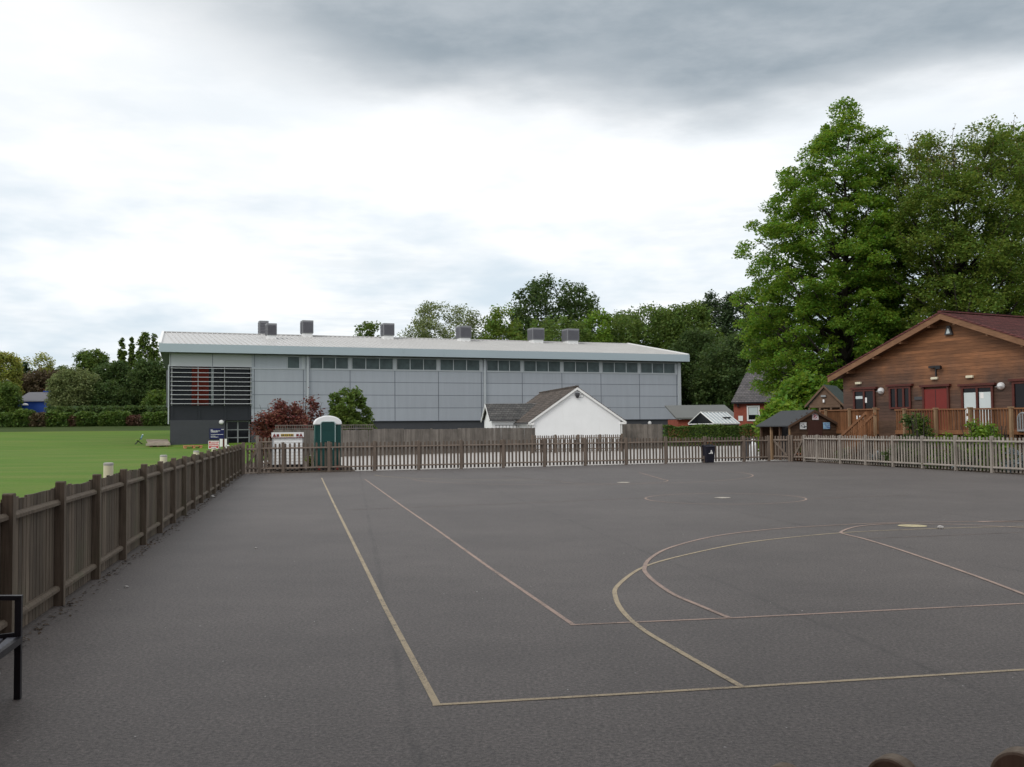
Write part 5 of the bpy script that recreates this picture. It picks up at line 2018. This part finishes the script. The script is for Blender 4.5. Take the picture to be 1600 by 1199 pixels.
def bedpos(px, off):
    """point in the border behind the pale fence, off metres from it, seen at pixel column px"""
    k = px
    for _ in range(12):
        p = RF0 + pr.u * pr.hit(k, 700)[0] + pr.n * off
        v = np.array([p[0], p[1], 0 - EYE])
        k += px - (800 + FPX * float(v @ CR) / float(v @ _f))
    return p


# ------------------------------------------------------------------ hedges and shrubs


def hedge(label, px0, px1, py_top, Y, leaf, seed, base_z=0.0, depth=1.2, n=3500, size=.16, name='hedge', Y2=None, group=None):
    Y2 = Y2 or Y
    a, b = D(px0, py_top, Y), D(px1, py_top, Y2)
    c = (a + b) / 2
    w = float(np.linalg.norm((b - a)[:2]))
    h = (a[2] + b[2]) / 2 - base_z
    return shrub(name, label, (c[0], c[1], base_z), w, depth, h, leaf, n, size, seed, 'hedge', group, math.atan2(b[1] - a[1], b[0] - a[0]), True, 9)


hedge('neat clipped green hedge between the grey boarded fence and the shed', 1033, 1192, 666, 90, 'hedge', 21, 0, 1.4, 11000, .15, Y2=92)
BZ = float(lawn_z(165))
for (a, b, t, lf, sd_, lab) in ((-60, 24, 643, 'hedge', 31, 'dark hedge shrub at the far left end of the field edge'),
                                (22, 52, 640, 'hedge', 32, 'rounded hedge shrub below the blue building'),
                                (50, 78, 645, 'beech', 33, 'brownish hedge shrub right of the blue building wall'),
                                (74, 113, 642.5, 'hedge', 34, 'green hedge shrub left of the narrow red hedge shrub'),
                                (112, 126, 648, 'redhedge', 35, 'narrow red leaved hedge shrub left of the hedge gap'),
                                (122, 149, 642.5, 'hedge', 36, 'upright green hedge shrub beside the dark hedge gap'),
                                (155, 201, 643.5, 'hedge', 37, 'broad lighter green hedge shrub right of the dark hedge gap'),
                                (199, 228, 648, 'redhedge', 38, 'wide red leaved hedge shrub near the hall'),
                                (222, 272, 644.5, 'hedge', 39, 'green hedge shrub next to the hall corner')):
    a_, b_ = D(a, t, 161), D(b, t, 161)
    c = (a_ + b_) / 2
    w_ = float(np.linalg.norm((b_ - a_)[:2]))
    nlump = max(1, int(round(w_ / 2.6)))
    rgh = np.random.default_rng(sd_)
    rt = thing('hedge_shrub', lab, 'hedge', (c[0], c[1], BZ), 0, 'hedge along the far edge of the field')
    PP = []
    for j in range(nlump):
        hx_ = -w_ / 2 + w_ * (j + .5) / nlump + rgh.normal(0, .15)
        hh = (c[2] - BZ) * rgh.uniform(.86, 1.08)
        rw = w_ / nlump * rgh.uniform(.56, .7)
        n_ = int(1500 * (rw / 1.5 + .3))
        u_ = rgh.normal(size=(n_, 3)); u_ /= np.linalg.norm(u_, axis=1)[:, None]
        u_ = np.sign(u_) * np.abs(u_) ** .72          # squarish clipped lump
        u_ *= (rgh.uniform(.72, 1.04, (n_, 1)))
        q_ = u_ * (rw, 1.2, hh * .55) + (hx_, 0, hh * .47)
        PP.append(q_[q_[:, 2] > .05])
    leafmesh('foliage', np.concatenate(PP), .3, LEAF[lf], rt, rgh, .25)
    st_ = MB()
    for j in range(max(2, nlump * 2)):
        x_ = rgh.uniform(-.4, .4) * w_
        st_.tube([(x_, 0, -.05), (x_ + .1, .1, .9), (x_ + .2, 0, 1.8)], [.05, .04, .02], 5)
    st_.build('stems', M['bark'], rt, recalc=False)

rgh = np.random.default_rng(77)
n_ = 16000
xa, xb = D(-60, 600, 170)[0], D(275, 600, 170)[0]
P_ = np.stack([rgh.uniform(xa, xb, n_), rgh.normal(170, 1.0, n_), BZ + rgh.uniform(0, 1, n_) ** 1.1 * 3.4], 1)
keep_ = ~((P_[:, 0] > D(0, 600, 170)[0]) & (P_[:, 0] < D(80, 600, 170)[0]) & (P_[:, 2] > BZ + 2.2))
scrub = leafmesh('scrub', P_[keep_], .5, LEAF['dark'], None, rgh, .3)
scrub['kind'] = 'stuff'; scrub['label'] = 'dark scrub filling the ground under the trees behind the hedge'; scrub['category'] = 'scrub'
for (px, Y, w_, d_, pt, n_, sd_, lab) in ((437, 70, 4.4, 3.6, 613, 9000, 41, 'rounded maroon leaved tree between the hall door and the toilet'),
                                          (482, 73, 3.4, 2.8, 609, 6000, 42, 'smaller red brown tree leaning behind the toilet cabin')):
    q = D(px, 700, Y)
    shrub('maroon_maple', lab, (q[0], q[1], 0), w_, d_, D(px, pt, Y)[2], 'maroon', n_, .17, sd_, 'tree')
q = D(546, 700, 74)
tree('small_tree', 'small fresh green tree standing in front of the silver hall wall', (q[0], q[1], 0),
     [(1.3, 1.4, 1.6), (2.2, 1.6, 1.75), (3.2, 1.6, 1.3), (4.1, 1.5, .9), (4.7, .9, .5)], 'mid', 8000, .17, 170, .36, 43, trunk=.08, branches=40, flat=.3)
q = bedpos(1427, 1.15)
shrub('garden_shrub', 'dark tangled bush in front of the deck steps', (q[0], q[1], 0), 2.7, 1.5, D(1430, 634, 41.3)[2], 'dark', 3800, .11, 51, stems=12)
q = bedpos(1440, 1.00)
shrub('garden_shrub', 'tall wispy shrub reaching up before the red double door', (q[0], q[1], 0), 1.2, .8, D(1436, 624, 41)[2], 'mid', 1500, .085, 52, stems=9)
q = bedpos(1530, 1.15)
shrub('garden_shrub', 'bright green leafy bush before the deck railing', (q[0], q[1], 0), 2.1, 1.5, D(1530, 646, 38)[2], 'bright', 6000, .10, 53)
q = bedpos(1562, 1.00)
shrub('garden_shrub', 'loose green shrub with long sprays at the right end of the railing', (q[0], q[1], 0), 1.5, .9, D(1566, 648, 36.9)[2], 'bright', 2400, .09, 54, stems=9)
q = bedpos(1488, 1.00)
shrub('garden_shrub', 'low spreading green plant between the two bigger deck bushes', (q[0], q[1], 0), 2.3, 1.0, D(1488, 670, 39.3)[2], 'bright', 2600, .085, 55)
for i, (px, Y, h_, w_, lf, lab) in enumerate(((1372, 43.1, .75, 1.3, 'lavender', 'blue grey flowering clump leftmost behind the pale fence'),
                                              (1416, 41.4, .6, 1.0, 'dark', 'dark low clump behind the pale fence below the steps'),
                                              (1462, 39.6, .7, 1.0, 'lavender', 'blue grey clump behind the pale fence below the red door'),
                                              (1522, 37.3, .8, 1.5, 'lavender', 'broad blue grey clump behind the pale fence below the bright bush'),
                                              (1590, 34.8, .95, 1.2, 'lavender', 'blue grey clump behind the pale fence at the right edge'),
                                              (1322, 45.3, .8, 1.2, 'mid', 'green clump behind the far end of the pale fence'))):
    q = bedpos(px, w_ * .3 + .3)
    shrub('border_plant', lab, (q[0], q[1], 0), w_, .7, h_, lf, 650, .07, 60 + i, 'plant', 'border plants behind the pale fence')

# ------------------------------------------------------------------ trees


def outline(Y, xc, rows):
    """rows of (pixel y, left px, right px) of a crown at distance Y, as (height, left, right) about the trunk at xc"""
    out = []
    for py, a, b in sorted(rows, key=lambda r: -r[0]):
        k = Y / FPX
        out.append((D(xc, py, Y)[2], max((xc - a) * k, .05), max((b - xc) * k, .05)))
    return out


YB = 72
q = D(1322, 600, YB)
tree('maple_tree', 'very tall bright green maple rising behind the timber building', (q[0], q[1], 0), outline(YB, 1322, [
    (163, 1322, 1340), (178, 1312, 1350), (200, 1296, 1374), (232, 1268, 1398), (262, 1228, 1390), (285, 1210, 1386), (318, 1206, 1380), (345, 1166, 1386), (375, 1156, 1398), (410, 1150, 1410),
    (440, 1158, 1412), (470, 1154, 1415), (530, 1164, 1415), (580, 1184, 1405), (620, 1208, 1395), (655, 1232, 1380)]), 'lime', 175000, .165, 1300, .72, 101, trunk=.42, branches=130, inner=.25, squash=.52, wav=.2, clear=1.2)
YC = 69
q = D(1510, 600, YC)
tree('hornbeam_tree', 'broad olive green tree with bare upright shoots at top right', (q[0], q[1], 0), outline(YC, 1510, [
    (211, 1440, 1590), (229, 1412, 1625), (262, 1390, 1655), (320, 1375, 1665), (400, 1372, 1675), (470, 1378, 1680), (540, 1390, 1680), (600, 1410, 1680), (640, 1440, 1660)]), 'olive', 175000, .15, 1300, .75, 102, trunk=.45, branches=200, tips=190, inner=.2, squash=.7, wav=.1, clear=1.5)
q = D(1660, 600, 86)
tree('tall_tree', 'green tree top peeping in at the upper right edge', (q[0], q[1], 0), outline(86, 1660, [
    (165, 1640, 1690), (205, 1596, 1720), (260, 1585, 1740), (400, 1570, 1750), (600, 1590, 1740)]), 'lime', 12000, .36, 200, 1.3, 103, trunk=.5, branches=40)
for i, (px, yt, a, b, Y, lf, lab) in enumerate((
        (1252, 585, 1212, 1300, 66, 'lime', 'leafy green understorey bush between brick house and timber hut'),
        (1222, 632, 1203, 1245, 62, 'lime', 'small ivy green bush beside the brick house window'),
        (1400, 500, 1330, 1480, 92, 'dark', 'dark understorey tree behind the left slope of the maroon roof'),
        (1290, 470, 1200, 1370, 98, 'dark', 'dark tree filling in behind the tall maple trunk'),
        (1560, 430, 1480, 1680, 100, 'dark', 'dark tree filling in behind the olive green tree'))):
    q = D(px, 600, Y)
    top = D(px, yt, Y)[2]
    wL, wR = (px - a) * Y / FPX, (b - px) * Y / FPX
    tree('understorey_tree', lab, (q[0], q[1], 0), [(.4, wL * .8, wR * .8), (top * .35, wL, wR), (top * .7, wL * .9, wR * .9), (top, wL * .3, wR * .3)], lf, 14000, .26, 220, .9, 110 + i, trunk=.2, branches=24, flat=.4)

# trees beyond the hall and across the field: (label, leaf, trunk px, distance, rows, leaves, size, clusters, radius)
BT = [
    ('small tree top just clearing the hall roof left of a ventilator', 'mid', 575, 172, [(505, 570, 586), (515, 556, 596), (530, 552, 600), (600, 548, 602)], 2600, .5, 40, 1.2),
    ('pale grey green airy tree above the middle of the hall roof', 'willow', 690, 168, [(476, 668, 716), (490, 642, 745), (510, 630, 752), (535, 626, 756), (620, 630, 750)], 6500, .42, 110, 1.5),
    ('olive tree between the pale tree and the dark broad tree', 'olive', 785, 166, [(484, 770, 800), (500, 756, 815), (530, 745, 822), (620, 745, 825)], 4200, .5, 70, 1.5),
    ('broad dark green tree highest above the hall roof', 'dark', 862, 182, [(438, 845, 885), (449, 812, 912), (465, 804, 928), (490, 798, 932), (530, 790, 940), (620, 790, 940)], 9000, .6, 120, 1.9),
    ('fresh light green tree right of the broad dark tree', 'bright', 938, 164, [(488, 930, 946), (500, 912, 953), (530, 880, 958), (600, 890, 960)], 3600, .5, 60, 1.4),
    ('mid green tree behind the last roof ventilators', 'mid', 872, 160, [(498, 850, 892), (515, 820, 925), (540, 800, 950), (620, 800, 950)], 5000, .5, 80, 1.5),
    ('rounded green tree over the right part of the hall roof', 'mid', 1010, 168, [(483, 995, 1030), (495, 965, 1062), (515, 948, 1080), (560, 945, 1090), (650, 950, 1090)], 7000, .52, 110, 1.7),
    ('dark green tree beyond the right end of the hall', 'mid', 1078, 163, [(478, 1060, 1096), (500, 1040, 1120), (530, 1030, 1130), (600, 1030, 1135), (655, 1040, 1130)], 7000, .5, 110, 1.6),
    ('mid green tree filling the skyline right of the fresh light tree', 'mid', 978, 176, [(490, 965, 992), (502, 950, 1005), (530, 945, 1012), (640, 945, 1012)], 4500, .5, 80, 1.4),
    ('darker tree between the rounded tree and the hall end', 'dark', 1048, 178, [(484, 1032, 1066), (498, 1018, 1080), (530, 1012, 1086), (640, 1014, 1086)], 5000, .5, 80, 1.4),
    ('pointed dark conifer left of the tall maple', 'conifer', 1112, 175, [(462, 1108, 1116), (475, 1096, 1128), (500, 1090, 1140), (560, 1085, 1150), (650, 1085, 1150)], 5000, .5, 90, 1.3),
    ('dark conifer touching the edge of the tall maple', 'conifer', 1150, 170, [(462, 1144, 1154), (480, 1132, 1168), (510, 1126, 1180), (580, 1120, 1190), (655, 1120, 1190)], 5000, .5, 90, 1.3),
    ('dark leafy tree behind the brick house roof', 'dark', 1150, 140, [(530, 1130, 1180), (550, 1100, 1210), (600, 1080, 1225), (660, 1085, 1220)], 6500, .45, 90, 1.5),
    ('dark tree directly behind the hall corner and greenhouse', 'dark', 1090, 150, [(520, 1070, 1110), (560, 1050, 1135), (610, 1045, 1140), (662, 1050, 1140)], 6000, .45, 90, 1.5),
    ('dark green tree behind the big tree and brick roof', 'dark', 1200, 150, [(480, 1180, 1225), (520, 1155, 1250), (600, 1150, 1260), (660, 1150, 1260)], 6500, .5, 90, 1.5),
    ('slim poplar leftmost of the poplars beside the hall', 'mid', 190.5, 205, [(530, 189.5, 191.5), (540, 186.5, 194.5), (555, 185, 197), (580, 183, 200), (650, 182, 201)], 1900, .6, 36, .9),
    ('thin single poplar between its two neighbours', 'mid', 205.5, 205, [(529, 204.7, 206.3), (540, 202.5, 208.5), (556, 201.5, 210), (580, 200, 211), (650, 199, 212)], 1500, .6, 30, .8),
    ('tall poplar with a ragged top second from the hall', 'mid', 226, 203, [(519, 225, 228), (530, 218.5, 232), (545, 215, 234), (560, 211, 239), (650, 210, 240)], 2800, .6, 50, 1.1),
    ('poplar partly covered by the hall roof edge', 'mid', 241, 204, [(522, 240, 243), (535, 236.5, 246), (550, 235, 249), (580, 232, 252), (650, 232, 252)], 2100, .6, 40, 1.0),
    ('round green crown standing alone above the field trees', 'mid', 140, 200, [(548, 133, 150), (554, 122, 162), (568, 119, 164), (580, 124, 160), (640, 126, 158)], 3400, .55, 60, 1.2),
    ('big dark round tree overlapping the hall corner', 'dark', 232, 182, [(566, 222, 250), (580, 206, 262), (610, 200, 272), (655, 205, 275)], 5500, .5, 90, 1.6),
    ('dark green tree in the middle of the field trees', 'dark', 178, 184, [(567, 165, 192), (580, 152, 204), (610, 148, 210), (655, 150, 210)], 5000, .5, 80, 1.5),
    ('light green bushy tree before the dark tree near the hall', 'mid', 247, 174, [(612, 240, 258), (622, 228, 268), (640, 222, 275), (658, 225, 272)], 2400, .45, 40, 1.0),
    ('rounded grey green willow behind the hedge', 'willow', 112, 176, [(578, 100, 128), (588, 86, 145), (610, 78, 156), (640, 78, 158), (655, 85, 155)], 6500, .4, 100, 1.3),
    ('dark bushy tree between willow and hall', 'dark', 165, 176, [(598, 152, 178), (615, 142, 196), (640, 140, 200), (656, 142, 200)], 3400, .45, 60, 1.2),
    ('brown tinged tree below the red roofed house', 'beech', 66, 196, [(582, 45, 88), (592, 28, 100), (615, 20, 108), (650, 25, 105)], 4200, .55, 70, 1.4),
    ('small dark spruce pointing up on the left skyline', 'conifer', 39, 200, [(567, 38, 40), (578, 32, 46), (592, 28, 50), (640, 26, 52)], 1500, .5, 30, .8),
    ('sunlit yellow green tree at the far left edge', 'yellow', 8, 186, [(556, 0, 18), (566, -14, 28), (600, -20, 32), (650, -20, 32)], 3600, .5, 60, 1.3),
    ('airy yellow green tree left of the small spruce', 'yellow', 26, 210, [(557, 20, 32), (566, 12, 40), (590, 8, 44), (640, 10, 44)], 900, .5, 24, 1.3),
    ('airy sunlit tree right of the small spruce', 'yellow', 66, 208, [(556, 60, 74), (566, 52, 80), (580, 50, 82), (640, 52, 80)], 900, .5, 24, 1.3),
    ('green tree in the left corner behind the hedge', 'mid', 6, 174, [(600, -10, 20), (615, -20, 28), (640, -22, 30), (655, -20, 30)], 2600, .45, 44, 1.1),
    ('low dark tree on the skyline between brown tree and round crown', 'dark', 100, 215, [(575, 92, 112), (584, 80, 124), (620, 78, 126), (650, 80, 124)], 2600, .6, 40, 1.3),
]
for i, (lab, lf, xc, Y, rows, n, sz, nc, cr) in enumerate(BT):
    bz = BZ if xc < 270 else 0.0
    q = D(xc, 600, Y)
    pr_ = [(z - bz, a, b) for z, a, b in outline(Y, xc, rows)]
    if pr_[0][0] > 1.2:
        pr_ = [(1.0, pr_[0][1] * .9, pr_[0][2] * .9)] + pr_
    nm = {'conifer': 'conifer_tree', 'willow': 'willow_tree'}.get(lf, 'broadleaf_tree')
    if 'poplar' in lab:
        nm = 'poplar_tree'
    tree(nm, lab, (q[0], q[1], bz), pr_, lf, int(n * 4.6), sz * (.55 if 'poplar' in lab else .68), int(nc * (9 if 'poplar' in lab else 5)), cr * (.42 if 'poplar' in lab else .78), 200 + i, 'trees beyond the hall and the field', trunk=.28 if Y < 200 else .22, branches=16, flat=.3, yscale=.8, squash=.8, wexp=.9, wav=.1)

# ------------------------------------------------------------------ buildings behind the field
q = D(20, 640, 178)
bb0 = thing('blue_building', 'blue walled clubhouse with a grey roof behind the hedge on the far left', 'building', (q[0], q[1], BZ), 0)
k_ = 178 / FPX
zz_ = lambda py: D(50, py, 178)[2] - BZ
MB().box(3 * k_, 66 * k_, 0, 6, -.2, zz_(626)).build('wall', M['blue'], bb0)
m_ = MB()
m_.prism([(3, 627.5), (68, 627.5), (58, 612), (12, 612)], lambda p: (p[0] * k_, -.3 if p[1] > 620 else 3, zz_(p[1])), lambda p: (p[0] * k_, 6.3 if p[1] > 620 else 3.2, zz_(p[1]) - .1))
m_.build('roof', M['greyroof'], bb0)
MB().box(-22 * k_, 66 * k_, -1.5, -1.4, -.2, zz_(634.5)).build('lower_wall', M['blue'], bb0)
MB().box(35 * k_, 58 * k_, 2.9, 3.3, zz_(612), zz_(610)).build('ridge_trim', M['blue'], bb0)
MB().lathe([(.55, 0), (.5, .18), (.3, .34), (0, .4)], (24 * k_, -1.1, zz_(634)), 16).build('dome_canopy', M['white'], bb0, smooth=True)
q = D(66, 600, 235)
rh = thing('red_roof_house', 'distant house with a red brown tiled roof on the left skyline', 'house', (q[0], q[1], BZ), .1)
k_ = 235 / FPX
z0_, z1_ = D(66, 600, 235)[2] - BZ, D(66, 580, 235)[2] - BZ
MB().box(-9 * k_, 36 * k_, 0, 8, 0, z0_ + 1.2).build('wall', M['brick'], rh)
MB().yz([(-.4, z0_ + 1.0), (4, z1_ + .4), (8.4, z0_ + 1.0)], -10 * k_, 37 * k_).build('roof', M['tile_red'], rh)
MB().xz([(-9 * k_, z0_), (9 * k_, z0_), (0, z1_ + .8)], -1.0, 4).build('front_gable', M['tile_red'], rh)

# ------------------------------------------------------------------ added block behind the viewer (unseen, put there to shade the near tarmac)
shade_blk = thing('added_shade_block', 'unseen brick block added behind the viewer to shade the near ground', 'building', (-4, -2.6, 0), rad(4))
MB().box(-24, 20, -8, 0, 0, 11).build('wall', M['brick'], shade_blk)
MB().box(-24.5, 20.5, -8.5, 1.2, 11.02, 11.3).build('roof', M['darkgrey'], shade_blk)
MB().box(-18, -4.6, .003, 11.2, 0, 7.5).build('wing_wall', M['brick'], shade_blk)  # side arm of the added block, placed to darken the left foreground
